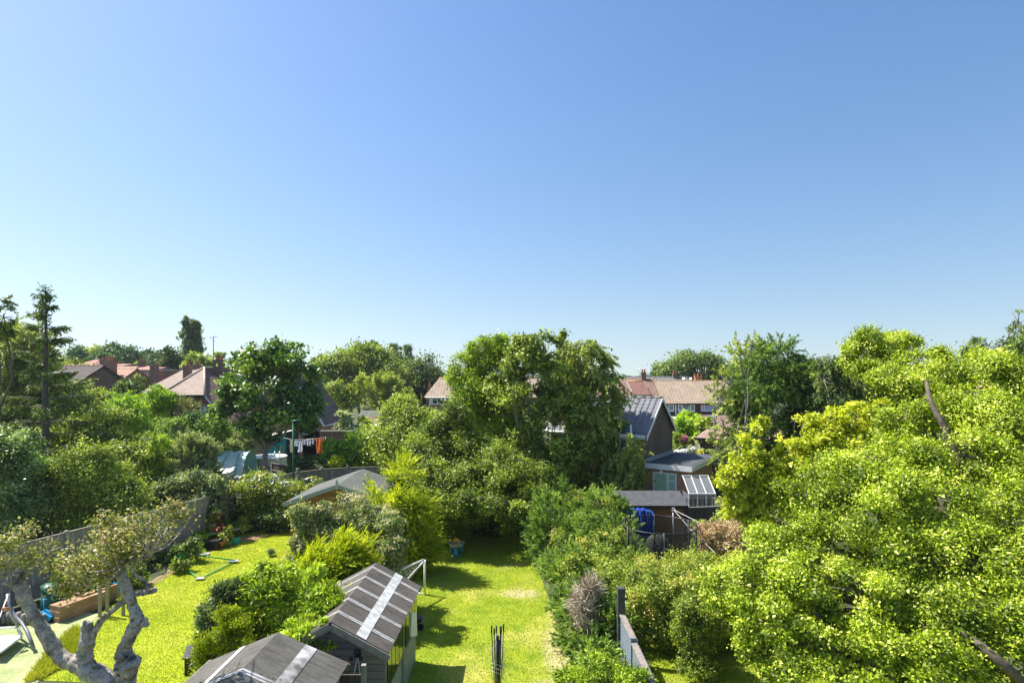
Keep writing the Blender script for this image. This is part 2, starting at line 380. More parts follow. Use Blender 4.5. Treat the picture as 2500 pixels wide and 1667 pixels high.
def plant(name, label, cat, Y, lobes, pal, leaf=6.0, asp=.55, cover=3.6, seed=None, group=None, trunk=None, tr=None, bark=None,
          twigs=24, world=False, leafn='crown', skip=(), limbs=(), grow=None, skirt=False, base=None, stem='trunk', **kw):
    """a tree or shrub: an Empty at its foot > crown (leaves) and trunk (with limbs and twigs)"""
    seed = seed if seed is not None else (abs(hash(label)) % 100000 if False else sum(ord(c)*(i+1) for i, c in enumerate(label)) % 99991)
    rg = random.Random(seed)
    W_ = lobes if world else to_world(lobes, Y, grow if grow else (1.12 if 'tree' in name else .92))
    if any(k in name for k in ('bush', 'shrub', 'hedge', 'bramble', 'golden_c', 'golden_s', 'spruce')) or skirt:
        W_ = W_+[(q[0], q[1]+q[4]*.15, max(.3, (q[2]-q[5]*.6)*.5), q[3]*.95, q[4]*.9, max(.3, (q[2]-q[5]*.6)*.6)) for q in W_ if q[2]-q[5] > .15]
    if base is None:
        cx = sum(q[0]*q[3]*q[5] for q in W_)/sum(q[3]*q[5] for q in W_); cy = sum(q[1]*q[3]*q[5] for q in W_)/sum(q[3]*q[5] for q in W_); base = (cx, cy)
    root = empty(name, (base[0], base[1], 0), label, cat, group)
    off = (base[0], base[1], 0)
    s = leaf*Y/F
    if Y >= 80: kw.setdefault('gap', .28); kw.setdefault('rsub', (.35, .6))
    subs = foliage(leafn, LM[pal], root, W_, s, s*asp, seed, cover=cover, off=off, **kw)
    top = max(q[2]+q[5] for q in W_); r0 = tr if tr else max(.02, min(.22, top*.012))
    m = MB(Matrix.Translation((-off[0], -off[1], 0)))
    fork = Vector((base[0], base[1], max(.15, min(q[2]-q[5] for q in W_)*.5+.2*top*.5)))
    fork.z = min(fork.z, top*.45)
    pts, rad = limb(rg, (base[0], base[1], -.05), fork, r0*1.25, r0*.9, 4, .03)
    m.tube(pts, rad, 8, wob=.08, seed=seed)
    for i, q in enumerate(W_):
        if i in skip: continue
        c = Vector(q[:3]); pts, rad = limb(rg, fork, c+Vector((0, 0, q[5]*.3)), r0*.6, r0*.18, 5)
        m.tube(pts, [x*(.55 if len(W_) > 14 else .8) for x in rad], 6, wob=.08, seed=seed+i)
    idx = list(range(len(subs))); rg.shuffle(idx)
    for j in idx[:twigs]:
        sb = subs[j]; c = Vector(sb[:3]); q = min(W_, key=lambda q: (Vector(q[:3])-c).length)
        pts, rad = limb(rg, Vector(q[:3]), c+Vector(sb[6:9])*float(sb[3])*.8, r0*.17, max(.004, r0*.04), 4)
        m.tube(pts, rad, 5)
    for pl_ in limbs: m.tube([P(a, b, Y+d) for a, b, r_, d in pl_], [r_*(Y+d)/F for a, b, r_, d in pl_], 10, wob=.1, seed=seed)
    if m.f: m.build(stem, bark or BARK, root)
    return root

# ------------------------------------------------------------------ the ground
def grass_mat(name, a, b_, dry, patches=(), dscale=.5):
    m, nt, b = newmat(name); v = coords(nt)
    n1 = noise(nt, v, dscale, 6, .6); n2 = noise(nt, v, 14, 5, .7); n3 = noise(nt, v, 1.7, 5, .65)
    col = mixc(nt, ramp(nt, n3, [(.35, (0, 0, 0)), (.65, (1, 1, 1))]), a, b_)
    col = mixc(nt, ramp(nt, n1, [(.50, (0, 0, 0)), (.68, (.8, .8, .8))]), col, dry)
    for (x, y, rx, ry, s) in patches:             # bleached or worn spots
        mp = nt.nodes.new('ShaderNodeVectorMath'); mp.operation = 'SUBTRACT'; mp.inputs[1].default_value = (x, y, 0); nt.links.new(v, mp.inputs[0])
        m2 = nt.nodes.new('ShaderNodeVectorMath'); m2.operation = 'DIVIDE'; m2.inputs[1].default_value = (rx, ry, 1); nt.links.new(mp.outputs[0], m2.inputs[0])
        ln = nt.nodes.new('ShaderNodeVectorMath'); ln.operation = 'LENGTH'; nt.links.new(m2.outputs[0], ln.inputs[0])
        ad = nn(nt, 'ShaderNodeMath', operation='MULTIPLY_ADD'); nt.links.new(noise(nt, v, 3.5, 6, .75), ad.inputs[0]); ad.inputs[1].default_value = 1.6
        nt.links.new(ln.outputs[1], ad.inputs[2])
        mr = nt.nodes.new('ShaderNodeMapRange'); nt.links.new(ad.outputs[0], mr.inputs[0])
        for i_, v_ in ((1, 1.25), (2, 1.9), (3, s), (4, 0.0)): mr.inputs[i_].default_value = v_
        col = mixc(nt, mr.outputs[0], col, (.50, .42, .24))
    col = mixc(nt, .6, col, ramp(nt, n2, [(.3, (.55, .6, .5)), (.7, (1.25, 1.2, 1.2))]), 'MULTIPLY')
    nt.links.new(col, b.inputs['Base Color']); b.inputs['Roughness'].default_value = .85; b.inputs['Specular IOR Level'].default_value = .15
    bump(nt, b, n2, .8, .03)
    return m
def sheet(name, pts, mat, z, kind='structure'):
    m = MB(); m.poly([(p[0], p[1], z) for p in pts]); o = m.build(name, mat); tag(o, kind=kind); return o
SOIL = plain('soil and leaf litter', (.075, .06, .035), .95, .5, 1.5, bmp=.7)
g = MB(); g.poly([(-3000, -40, 0), (3000, -40, 0), (3000, 5000, 0), (-3000, 5000, 0)]); go = g.build('ground', plain('rough ground', (.07, .085, .03), .95, .5, .4, bmp=.5)); tag(go, kind='structure')
LAWN_C = [(-2.6, 4), (1.9, 4), (1.55, 13.1), (1.25, 17), (1.0, 20.5), (.75, 22.9), (.4, 25.5), (-3, 26), (-5, 24), (-5.2, 20), (-3.6, 16), (-2.6, 14.5)]
lw, lc, ll = (.16, .25, .014), (.30, .35, .026), (.46, .42, .11)
sheet('lawn', LAWN_C, grass_mat('lawn grass', lw, lc, ll, patches=[(.30, 18.6, .75, .42, .9), (1.15, 14.6, .4, 1.9, .9), (.75, 12.9, .55, .5, .35), (.05, 21.5, .5, .3, .45), (1.3, 17.0, .3, 1.2, .6)]), .004)
LAWN_L = [G(240, 1667), G(90, 1660), G(195, 1535), G(270, 1480), G(330, 1440), G(400, 1402), G(480, 1352), G(545, 1312), G(600, 1292), G(690, 1272), G(760, 1275)]
LAWN_L = [(-9.0, 5)]+[(p.x, p.y) for p in LAWN_L]+[(-5.2, 22), (-5.4, 16), (-5.6, 12), (-5.5, 5)]
lgm = grass_mat('left lawn grass', (.22, .30, .012), (.36, .42, .018), (.48, .48, .07), dscale=.35)
sheet('lawn', LAWN_L, lgm, .008)
sheet('patio', [(-16, 4), (-9.0, 5), (-10.9, 13.2)]+[(G(*p).x, G(*p).y) for p in ((200, 1540), (262, 1500), (195, 1495), (120, 1520), (0, 1530))]+[(-17, 12)],
      grass_mat('faded artificial turf', (.26, .31, .13), (.37, .40, .19), (.50, .46, .28), dscale=.8), .012)
sheet('lawn', [(3.4, 4), (12, 4), (12, 17), (3.4, 17)], grass_mat('right lawn grass', lw, lc, ll), .004)
sheet('path', [(G(*p).x, G(*p).y) for p in ((330, 1440), (400, 1400), (470, 1352), (520, 1318), (560, 1300), (575, 1306), (500, 1345), (430, 1395), (350, 1446))], plain('bare sandy soil', (.34, .25, .15), .95, .35, 3, bmp=.5), .014)

# short grass standing on the two lawns
def blades(name, poly, n, mat, seed, hgt=(.018, .045), z0=.006, edge=None):
    rng = np.random.default_rng(seed); p = np.array([q[:2] for q in poly], float); lo, hi = p.min(0), p.max(0)
    u = rng.random((n, 2)); pos = lo+(hi-lo)*u
    ins = np.zeros(n, bool)
    for i in range(len(p)):
        a, b = p[i], p[(i+1) % len(p)]
        c = ((a[1] > pos[:, 1]) != (b[1] > pos[:, 1])) & (pos[:, 0] < (b[0]-a[0])*(pos[:, 1]-a[1])/(b[1]-a[1]+1e-12)+a[0]); ins ^= c
    ins &= (pos[:, 1] > 11.5)
    pos = pos[ins]; n = len(pos); q = np.column_stack([pos, np.full(n, z0)])
    ax = unit(rng.normal(size=(n, 3))*[.5, .5, 0]+[0, 0, 1]); nr = unit(rng.normal(size=(n, 3))*[1, 1, .1])
    patch = np.sin(pos[:, 0]*2.3+np.sin(pos[:, 1]*1.7)*1.5)*np.sin(pos[:, 1]*1.9+np.sin(pos[:, 0]*1.3)*2)
    o = leaf_mesh(name, mat, None, q, ax, nr, rng.uniform(*hgt, n), rng.uniform(.012, .022, n), .5+.13*patch+.15*rng.normal(size=n))
    return tag(o, kind='stuff')
GM = leaf_mat('grass blades', ((.20, .26, .010), (.34, .42, .016), (.48, .54, .04), (.66, .62, .16)), trans=.3, rough=.6, spec=.2)
GM2 = leaf_mat('lush grass blades', ((.24, .31, .016), (.37, .42, .024), (.50, .53, .04), (.63, .61, .14)), trans=.3, rough=.6, spec=.2)
blades('grass', LAWN_C, 150000, GM, 5)
blades('grass', LAWN_L, 190000, GM2, 6)
tf = [G(x, y) for x, y in ((120, 1590), (185, 1530), (215, 1560), (170, 1620), (100, 1660), (60, 1667))]
blades('grass', [(q.x, q.y) for q in tf], 14000, GM2, 7, (.08, .2))
blades('grass', [(2.4, 12), (11, 12), (11, 17), (2.4, 17)], 60000, GM, 8)

# ------------------------------------------------------------------ building materials
BRICK = brick_mat('red brown brick', (.30, .125, .06), (.20, .085, .045), (.30, .26, .20), .225, .08, .012, stain=(.12, .06, .04))
BRICK_D = brick_mat('dark brick', (.23, .135, .095), (.155, .095, .07), (.30, .24, .19), .225, .08, .012, stain=(.05, .03, .025))
BRICK_O = brick_mat('orange brick', (.58, .26, .12), (.38, .15, .07), (.46, .40, .30), .225, .08, .012, stain=(.22, .10, .05))
TILE_RED = tile_mat('weathered red tiles', (.40, .215, .155), (.31, .165, .12), .25, .16, lich=(.42, .30, .22))
TILE_BROWN = tile_mat('pink brown tiles', (.36, .28, .225), (.30, .23, .185), .25, .16, lich=(.42, .34, .28))
TILE_SHADE = tile_mat('dark mottled and shade tiles', (.20, .13, .10), (.14, .09, .075), .25, .16, lich=(.30, .22, .17))
TILE_TAN = tile_mat('lichened tan pantiles', (.36, .28, .20), (.29, .22, .16), .42, .46, lich=(.45, .37, .26), curve=.6)
TILE_BR2 = tile_mat('brown pantiles', (.24, .16, .12), (.19, .125, .09), .42, .46, lich=(.34, .26, .17), curve=.6)
TILE_ORANGE = tile_mat('red brown dormer tiles', (.22, .11, .085), (.17, .085, .065), .42, .46, curve=.5)
TILE_SLATE = tile_mat('dark grey interlocking tiles', (.13, .13, .145), (.17, .17, .185), .30, .30, lich=None, rough=.42, curve=1.0, spec=.6, lap=1.3)
SLATE = tile_mat('grey slates', (.17, .165, .16), (.22, .21, .20), .3, .25, lich=(.30, .27, .21))
RIDGE_O = plain('orange lichened ridge tiles', (.62, .34, .10), .8, .4, 3, c2=(.40, .25, .14))
RIDGE_G = plain('grey ridge tiles', (.20, .19, .18), .7, .3, 3)
RIDGE_P = plain('pale ridge tiles', (.50, .40, .32), .8, .3, 3)
UPVC = plain('white plastic frame', (.78, .78, .76), .35, .06, 2, spec=.5)
GREYW = plain('grey painted board', (.40, .40, .38), .5, .15, 3)
CLAD = board_mat('dark brown hanging cladding', (.085, .045, .035), (.06, .035, .03), .15, 'H')
GLASS = glass_mat('window glass')
GLASSB = glass_mat('curtained window glass', (.10, .15, .17), .08)
GLASSM = plain('mint blind behind glass', (.36, .60, .42), .12, .08, 1, spec=.8)
CURT = plain('lilac curtain behind glass', (.42, .44, .62), .3, .2, 9, spec=.8)
FELT = plain('black roofing felt', (.085, .088, .095), .75, .35, 5, bmp=.3, spec=.3)
def felt_mat(name, a, b_, green):
    m, nt, b = newmat(name); v = coords(nt); n1 = noise(nt, v, 1.1, 6, .65); n2 = noise(nt, v, 55, 4, .8); n3 = noise(nt, coords(nt, 'Object', (1, 5, 1)), 2.6, 5, .7); n4 = noise(nt, v, 3.3, 6, .7)
    col = mixc(nt, ramp(nt, n1, [(.35, (0, 0, 0)), (.65, (1, 1, 1))]), a, b_)
    col = mixc(nt, ramp(nt, n4, [(.52, (0, 0, 0)), (.72, (.75, .75, .75))]), col, green)
    col = mixc(nt, .8, col, ramp(nt, n2, [(.3, (.45, .45, .45)), (.7, (1.5, 1.5, 1.5))]), 'MULTIPLY')
    col = mixc(nt, .6, col, ramp(nt, n3, [(.38, (.55, .55, .55)), (.52, (1.05, 1.05, 1.05)), (.7, (1.25, 1.25, 1.2))]), 'MULTIPLY')
    nt.links.new(col, b.inputs['Base Color']); b.inputs['Roughness'].default_value = .95; b.inputs['Specular IOR Level'].default_value = .15; bump(nt, b, n3, .7, .04); return m
FELT_W = felt_mat('worn brown grey felt', (.09, .078, .07), (.125, .112, .10), (.10, .108, .083))
FELT_N = felt_mat('worn pale grey felt', (.095, .09, .08), (.14, .135, .12), (.12, .125, .10))
FELT_G = felt_mat('weathered grey green felt', (.11, .115, .105), (.15, .155, .14), (.12, .14, .10))
WHITE = plain('white paint', (.75, .75, .72), .5, .08, 4)
METAL = plain('grey metal tube', (.42, .43, .45), .35, .2, 6, metal=.6)
BLACK = plain('black plastic', (.018, .018, .02), .45, .3, 5)
DARKW = board_mat('black stained boards', (.035, .035, .04), (.05, .045, .045), .15, 'H')
GREYB = board_mat('weathered grey boards', (.23, .21, .20), (.15, .14, .14), .14, 'H')
GREYV = board_mat('weathered fence boards', (.40, .355, .30), (.28, .25, .21), .11, 'V')
GREYVD = board_mat('dark fence boards', (.11, .09, .075), (.08, .065, .055), .11, 'V')
TIMBER = board_mat('honey timber boards', (.30, .165, .07), (.22, .115, .05), .13, 'H')
TIMBER2 = plain('fresh sawn timber', (.40, .235, .125), .75, .35, 3, bmp=.3)
TIMBERG = plain('old grey timber', (.30, .27, .22), .85, .4, 6, bmp=.5)
TURQ = board_mat('turquoise boards', (.02, .42, .50), (.02, .36, .44), .14, 'H')
POST = plain('concrete post', (.36, .33, .28), .85, .3, 5, bmp=.3)
LEAD = plain('lead flashing', (.36, .37, .39), .5, .2, 4)
RUST = plain('terracotta', (.50, .19, .08), .8, .25, 6)

def mxz(o, a=0.0): return Matrix.Translation(o) @ Matrix.Rotation(a, 4, 'Z')
def window(par, mx, x0, x1, z0, z1, mull=(.5,), trans=(), frame=None, glass=None, fw=.06, name='window', label=None, sill=True, d=.07):
    """a frame standing proud of the wall plane y=0 (facing -y) with its pane set back"""
    fr = frame or UPVC; m = MB(mx)
    m.box(x0, -d, z0, x0+fw, -.004, z1); m.box(x1-fw, -d, z0, x1, -.004, z1)
    m.box(x0+fw, -d, z1-fw, x1-fw, -.004, z1); m.box(x0+fw, -d, z0, x1-fw, -.004, z0+fw)
    for t in mull:
        xm = x0+(x1-x0)*t; m.box(xm-fw*.5, -d+.004, z0+fw, xm+fw*.5, -.004, z1-fw)
    for (a, b_, t) in trans:
        zz = z0+(z1-z0)*t; m.box(x0+(x1-x0)*a+fw*.5, -d+.008, zz-fw*.4, x0+(x1-x0)*b_-fw*.5, -.006, zz+fw*.4)
    if sill: m.box(x0-.05, -d-.05, z0-.05, x1+.05, -.004, z0-.001)
    o = m.build(name, fr, par)
    if label: o['label'] = label
    p = MB(mx); p.box(x0+fw*.6, -.034, z0+fw*.6, x1-fw*.6, -.012, z1-fw*.6); p.build('pane', glass or GLASS, o)
    return o
def chimney(par, mx, x, y, z0, z1, w_=.6, d=.5, pots=2, mat=None, name='chimney'):
    m = MB(mx); m.box(x-w_/2, y-d/2, z0, x+w_/2, y+d/2, z1-.25); m.box(x-w_/2-.05, y-d/2-.05, z1-.25, x+w_/2+.05, y+d/2+.05, z1-.1)
    m.box(x-w_/2-.02, y-d/2-.02, z1-.1, x+w_/2+.02, y+d/2+.02, z1)
    o = m.build(name, mat or BRICK, par)
    for i in range(pots):
        px = x+(i-(pots-1)/2)*w_*.55; q = MB(mx); q.lathe((px, y, z1), [(.0, .0), (.13, .0), (.12, .08), (.095, .12), (.10, .36), (.125, .38), (.12, .42), (.08, .42), (.075, .2)], 10)
        q.build('chimney_pot', RUST, o)
    return o
def gable_roof(par, mx, x0, x1, y0, y1, eave, ridge, mat, over=.25, ov_g=.2, th=.09, ridge_mat=None, verge=None, rname='roof'):
    """ridge along x"""
    ym = (y0+y1)/2; sl = (ridge-eave)/(ym-y0); zo = eave-over*sl
    m = MB(mx)
    m.slab([(x0-ov_g, y0-over, zo), (x1+ov_g, y0-over, zo), (x1+ov_g, ym, ridge), (x0-ov_g, ym, ridge)], th)
    m.slab([(x1+ov_g, y1+over, zo), (x0-ov_g, y1+over, zo), (x0-ov_g, ym, ridge), (x1+ov_g, ym, ridge)], th)
    r_ = m.build(rname, mat, par)
    c = MB(mx); n = max(2, int((x1-x0+2*ov_g)/.45)); L = (x1-x0+2*ov_g)/n
    for i in range(n):
        a = x0-ov_g+i*L; c.tube([(a+.01, ym, ridge-.02), (a+L*.985, ym, ridge-.02)], .075, 8)
    c.build('ridge_tiles', ridge_mat or RIDGE_G, r_)
    if verge:
        v = MB(mx)
        for xx in (x0-ov_g-.03, x1+ov_g+.004):
            v = MB(mx)
            for s_, yy in ((1, y0-over), (-1, y1+over)):
                pts = [(xx, yy, zo-.17), (xx, yy, zo+.01), (xx, ym, ridge+.01), (xx, ym, ridge-.17)]
                if s_ < 0: pts = pts[::-1]
                v.slab(pts, -.026)
            v.build('bargeboard', verge, r_)
    return r_
def gable_walls(par, mx, x0, x1, y0, y1, z0, eave, ridge, mat, gmat=None, name='wall'):
    ym = (y0+y1)/2
    for q in ([(x0, y0, z0), (x1, y0, z0), (x1, y0, eave), (x0, y0, eave)], [(x1, y1, z0), (x0, y1, z0), (x0, y1, eave), (x1, y1, eave)]):
        m = MB(mx); m.poly(q); o = m.build(name, mat, par)
    for q in ([(x1, y0, z0), (x1, y1, z0), (x1, y1, eave), (x1, ym, ridge-.06), (x1, y0, eave)], [(x0, y1, z0), (x0, y0, z0), (x0, y0, eave), (x0, ym, ridge-.06), (x0, y1, eave)]):
        g_ = MB(mx); g_.poly(q); g_.build('gable_wall', gmat or mat, par)
    return o
def gutter(par, mx, x0, x1, y, z, mat=None, name='gutter'):
    m = MB(mx); m.box(x0, y-.11, z-.16, x1, y-.09, z+.02); m.tube([(x0, y-.15, z-.02), (x1, y-.15, z-.02)], .055, 8); return m.build(name, mat or UPVC, par)
def pipe(par, mx, pts, r_=.04, mat=None, name='downpipe'):
    m = MB(mx); m.tube(pts, r_, 8); return m.build(name, mat or UPVC, par)

# ---- the dark roofed house with its flat roofed extension
a = R(-33); O = Vector((6.42, 27.5, 0)); root = empty('brick_house', O, 'brick house with steep dark grey tiled roof and flat roofed extension', 'house', rz=a); I = Matrix.Identity(4)
gable_walls(root, I, -5.2, 0, 0, 4.13, 0, 4.39, 6.0, BRICK_O, BRICK_D)
gable_roof(root, I, -5.2, 0, 0, 4.13, 4.39, 6.0, TILE_SLATE, .28, .16, ridge_mat=RIDGE_G, verge=UPVC)
gutter(root, I, -5.3, .1, -.27, 4.24)
pipe(root, I, [(-.62, -.36, 4.75), (-.62, -.36, 4.2), (-.55, -.12, 3.85), (-.55, -.08, 2.0), (-.55, -.08, .2)], .05)
pipe(root, I, [(-.28, -.08, 3.2), (-.28, -.08, .2)], .035)
window(root, I, -1.55, -.8, .9, 2.35, mull=(), trans=(), name='door', label='white framed glazed door beside the downpipe')
window(root, I, -1.35, -.85, 3.0, 4.0, mull=(), trans=())
window(root, I, -4.2, -2.6, 2.9, 4.0)
window(root, I, -4.0, -2.6, .8, 2.1)
m = MB(); m.box(-.008, 0.01, 0, 2.06, 4.13, 2.98-.22); m.build('extension_wall', BRICK_O, root)
m = MB(); m.slab([(0, -.16, 2.98), (2.22, -.16, 2.98), (2.22, 4.3, 2.98), (0, 4.3, 2.98)], .05); ex = m.build('flat_roof', FELT, root)
m = MB(); m.box(.0, -.19, 2.70, 2.24, -.165, 2.95); m.box(2.225, -.16, 2.70, 2.25, 4.3, 2.95); m.build('fascia', UPVC, root)
m = MB(); m.box(.004, 0, 2.98, .03, 4.1, 3.14); m.box(.03, .05, 2.984, .16, 4.1, 2.996); m.build('flashing', LEAD, root)
window(root, I, .36, 1.5, 1.2, 2.55, mull=(.62,), trans=((.62, 1, .72),), glass=GLASSM, fw=.075, label='white framed window with a mint green blind')
m = MB(); m.box(.74, -.16, 2.58, .82, -.01, 2.66); m.box(.70, -.22, 2.50, .86, -.1, 2.60); m.build('security_light', UPVC, root)

# ---- brown weatherboarded garage with a hipped felt roof
root = empty('garage', (11.9, 36, 0), 'brown weatherboarded outbuilding with faded brown hipped roof beside the extension', 'outbuilding', rz=R(-24))
WB = board_mat('brown weatherboard', (.22, .135, .10), (.17, .105, .085), .17, 'H')
m = MB(); m.box(0, 0, 0, 5.2, 4.2, 3.3); m.build('wall', WB, root)
m = MB(); m.poly([(-.35, -.35, 3.25), (5.5, -.35, 3.25), (3.4, 2.1, 4.5), (1.7, 2.1, 4.5)]); m.poly([(5.5, -.35, 3.25), (5.5, 4.5, 3.25), (3.4, 2.1, 4.5)]); m.poly([(5.5, 4.5, 3.25), (-.35, 4.5, 3.25), (1.7, 2.1, 4.5), (3.4, 2.1, 4.5)]); m.poly([(-.35, 4.5, 3.25), (-.35, -.35, 3.25), (1.7, 2.1, 4.5)])
m.poly([(-.35, -.35, 3.245), (-.35, 4.5, 3.245), (5.5, 4.5, 3.245), (5.5, -.35, 3.245)])
m.build('roof', tile_mat('faded brown felt tiles', (.34, .235, .18), (.28, .19, .15), .9, .5), root)
m = MB(); m.box(-.37, -.38, 3.12, 5.5, -.352, 3.26); m.box(-.38, -.35, 3.12, -.352, 4.5, 3.26); m.build('fascia', BLACK, root)
pipe(root, I, [(-.05, -.33, 3.1), (-.02, -.08, 2.8), (-.02, -.08, .3)], .05, BLACK)

# ---- terraced houses far right
def terrace(name, label, x0, x1, Y, eave, ridge, dep, tile, wins, group, wall=CLAD, rm=RIDGE_O):
    root = empty(name, (x0, Y, 0), label, 'house', group); L = x1-x0
    gable_walls(root, I, 0, L, 0, dep, 0, eave, ridge, wall, BRICK)
    gable_roof(root, I, 0, L, 0, dep, eave, ridge, tile, .3, .05, ridge_mat=rm); gutter(root, I, 0, L, -.3, eave-.12, BLACK)
    for q in wins: window(root, I, q[0]-x0, q[1]-x0, q[2], q[3], mull=q[4], trans=q[5], glass=q[6] if len(q) > 6 else GLASSB, fw=.075)
    return root
YT = 70.0
def X(px, Y=YT): return (px-CX)*Y/F
def Z(py, Y=YT): return H-(py-HZ)*Y/F
t1 = terrace('terraced_house', 'terraced house with a long tan tiled roof and two wide white windows', X(1617), X(1790), YT, Z(982), Z(929, 74), 8, TILE_TAN,
  [(X(1622), X(1645), Z(1003), Z(985), (.45,), ((.45, 1, .75),)), (X(1655), X(1696), Z(1003), Z(985), (.25, .75), ((0, .25, .75), (.75, 1, .75))), (X(1711), X(1756), Z(1003), Z(985), (.2, .8), ((0, .2, .75),), CURT)], 'terraced houses beyond the gardens')
pipe(t1, I, [(X(1649)-X(1617), -.35, Z(982)-.1), (X(1649)-X(1617), -.1, Z(985)), (X(1649)-X(1617), -.1, Z(1014))], .06)
m = MB(); m.box(X(1636)-X(1617), -3, 0, X(1686)-X(1617), -.01, Z(1018)); m.build('rear_extension', BRICK, t1)
m = MB(); m.box(X(1634)-X(1617), -3.2, Z(1018), X(1690)-X(1617), -.02, Z(1018)+.12); m.box(X(1634)-X(1617), -3.25, Z(1025), X(1690)-X(1617), -3.21, Z(1018)+.12); m.build('extension_roof', UPVC, t1)
m = MB(); m.slab([(X(1696)-X(1617), -3.5, Z(1026)), (X(1790)-X(1617), -3.5, Z(1026)), (X(1790)-X(1617), -.02, Z(1009)), (X(1703)-X(1617), -.02, Z(1009))], .1); lr = m.build('lean_to_roof', TILE_BR2, t1)
m = MB(); m.slab([(X(1717)-X(1617), -2.6, Z(1017)+.08), (X(1727)-X(1617), -2.6, Z(1017)+.08), (X(1729)-X(1617), -1.6, Z(1012.5)+.1), (X(1719)-X(1617), -1.6, Z(1012.5)+.1)], .05); m.build('skylight', GLASSB, lr)
m = MB(); m.box(X(1698)-X(1617), -3.3, 0, X(1790)-X(1617), -.03, Z(1028)); m.build('lean_to_wall', BRICK, t1)
t2 = terrace('terraced_house', 'terraced house with brown tiled roof and a red tiled dormer', X(1475, 71), X(1617, 71)-.02, 71, Z(975, 71), Z(925, 75), 8, TILE_BR2,
  [(X(1560, 71), X(1575, 71), Z(1003, 71), Z(985, 71), (.5,), ())], 'terraced houses beyond the gardens')
x0 = X(1475, 71)
d0, d1 = X(1546, 69.5)-x0, X(1587, 69.5)-x0
m = MB(); m.slab([(d0, -2.0, Z(963, 69)), (d1, -2.0, Z(963, 69)), (d1, 2.2, Z(931, 73)), (d0, 2.2, Z(931, 73))], .1); dr = m.build('dormer_roof', TILE_ORANGE, t2)
m = MB(); m.tube([(d0, 2.2, Z(931, 73)), (d1, 2.2, Z(931, 73))], .11, 8); m.build('ridge_tiles', RIDGE_O, dr)
m = MB(); m.slab([(d0-.03, -2.05, Z(966, 69)), (d0-.03, -2.05, Z(963, 69)+.03), (d0-.03, 2.2, Z(931, 73)+.03), (d0-.03, 2.2, Z(934, 73))], -.04); m.box(d0, -2.06, Z(965, 69), d1, -2.02, Z(963, 69)); m.build('fascia', GREYW, dr)
m = MB(); m.box(d0+.1, -1.7, Z(1000, 69), d1-.1, 2.0, Z(964, 69)-.08); m.poly([(d1-.09, -1.7, Z(964.6, 69)), (d1-.09, 2.0, Z(964.6, 69)), (d1-.09, 2.0, Z(934, 73)), (d1-.09, -1.6, Z(964, 69))]); m.build('dormer_wall', CLAD, t2)
window(t2, Matrix.Translation((0, -1.7, 0)), d0+.25, d0+1.4, Z(976, 69), Z(965.5, 69), mull=(.33, .66), trans=(), glass=GLASSM)
chimney(t2, I, X(1571, 75)-x0, 4.0, 6.2, Z(909, 75), .55, .5, 2)
t3 = terrace('terraced_house', 'grey slated terrace roof with two skylights behind the tan roof', X(1540, 84), X(1698, 84), 84, 4.6, Z(919, 87), 6, SLATE, [], 'terraced houses beyond the gardens', BRICK, RIDGE_G)
x0 = X(1540, 84)
for px in (1668, 1686):
    m = MB(); m.slab([(X(px-3, 85)-x0, 1.0, Z(928, 85)+.12), (X(px+3, 85)-x0, 1.0, Z(928, 85)+.12), (X(px+3, 86)-x0, 1.9, Z(923.5, 86)+.14), (X(px-3, 86)-x0, 1.9, Z(923.5, 86)+.14)], .06); m.build('skylight', UPVC, t3)
chimney(t3, I, X(1652, 86)-x0, 3, 6.3, Z(910, 86), .6, .55, 2, BRICK_D)
root = empty('terraced_house', (X(1706, 80), 80, 0), 'house end with a squat orange topped chimney below the domed oak', 'house', 'terraced houses beyond the gardens')
gable_walls(root, I, 0, 5, 0, 6, 0, 4.8, 6.5, BRICK); gable_roof(root, I, 0, 5, 0, 6, 4.8, 6.5, TILE_TAN, ridge_mat=RIDGE_O); chimney(root, I, .55, 2, 5.2, Z(919, 82), .9, .7, 3, plain('orange brick stack', (.5, .22, .10), .85, .3, 6))
# house left of the central clump
root = empty('terraced_house', (X(1040, 80), 80, 0), 'tiled house with white framed windows left of the central trees', 'house')
gable_walls(root, I, 0, 16, 0, 7, 0, Z(967, 80), 6.9, BRICK, BRICK)
e = Z(968, 80); mm = MB(); mm.slab([(-.3, -.3, e-.1), (16, -.3, e-.1), (16, 3.5, Z(923, 83.5)), (1.4, 3.5, Z(923, 83.5))], .1); mm.poly([(-.3, -.3, e-.1), (1.4, 3.5, Z(923, 83.5)), (-.3, 7.3, e-.1)][::-1]); mm.slab([(16, 7.3, e-.1), (-.3, 7.3, e-.1), (1.4, 3.5, Z(923, 83.5)), (16, 3.5, Z(923, 83.5))], .1); rf = mm.build('roof', TILE_TAN, root)
mm = MB(); mm.tube([(1.4, 3.5, Z(923, 83.5)), (16, 3.5, Z(923, 83.5))], .12, 8); mm.build('ridge_tiles', RIDGE_O, rf)
gutter(root, I, 0, 14, -.3, e-.08); m = MB(); m.box(.45, -.03, Z(988, 80), 14, -.005, Z(970, 80)); m.build('white_cladding', UPVC, root)
for k in range(3): window(root, Matrix.Translation((0, -.03, 0)), .9+k*3.3, 3.2+k*3.3, Z(986, 80), Z(971.5, 80), mull=(.3, .68), trans=((0, .3, .7), (.68, 1, .7)), fw=.08)
chimney(root, I, X(1098, 83)-X(1040, 80), 4.5, 6.4, Z(903, 84), .9, .6, 2, BRICK)

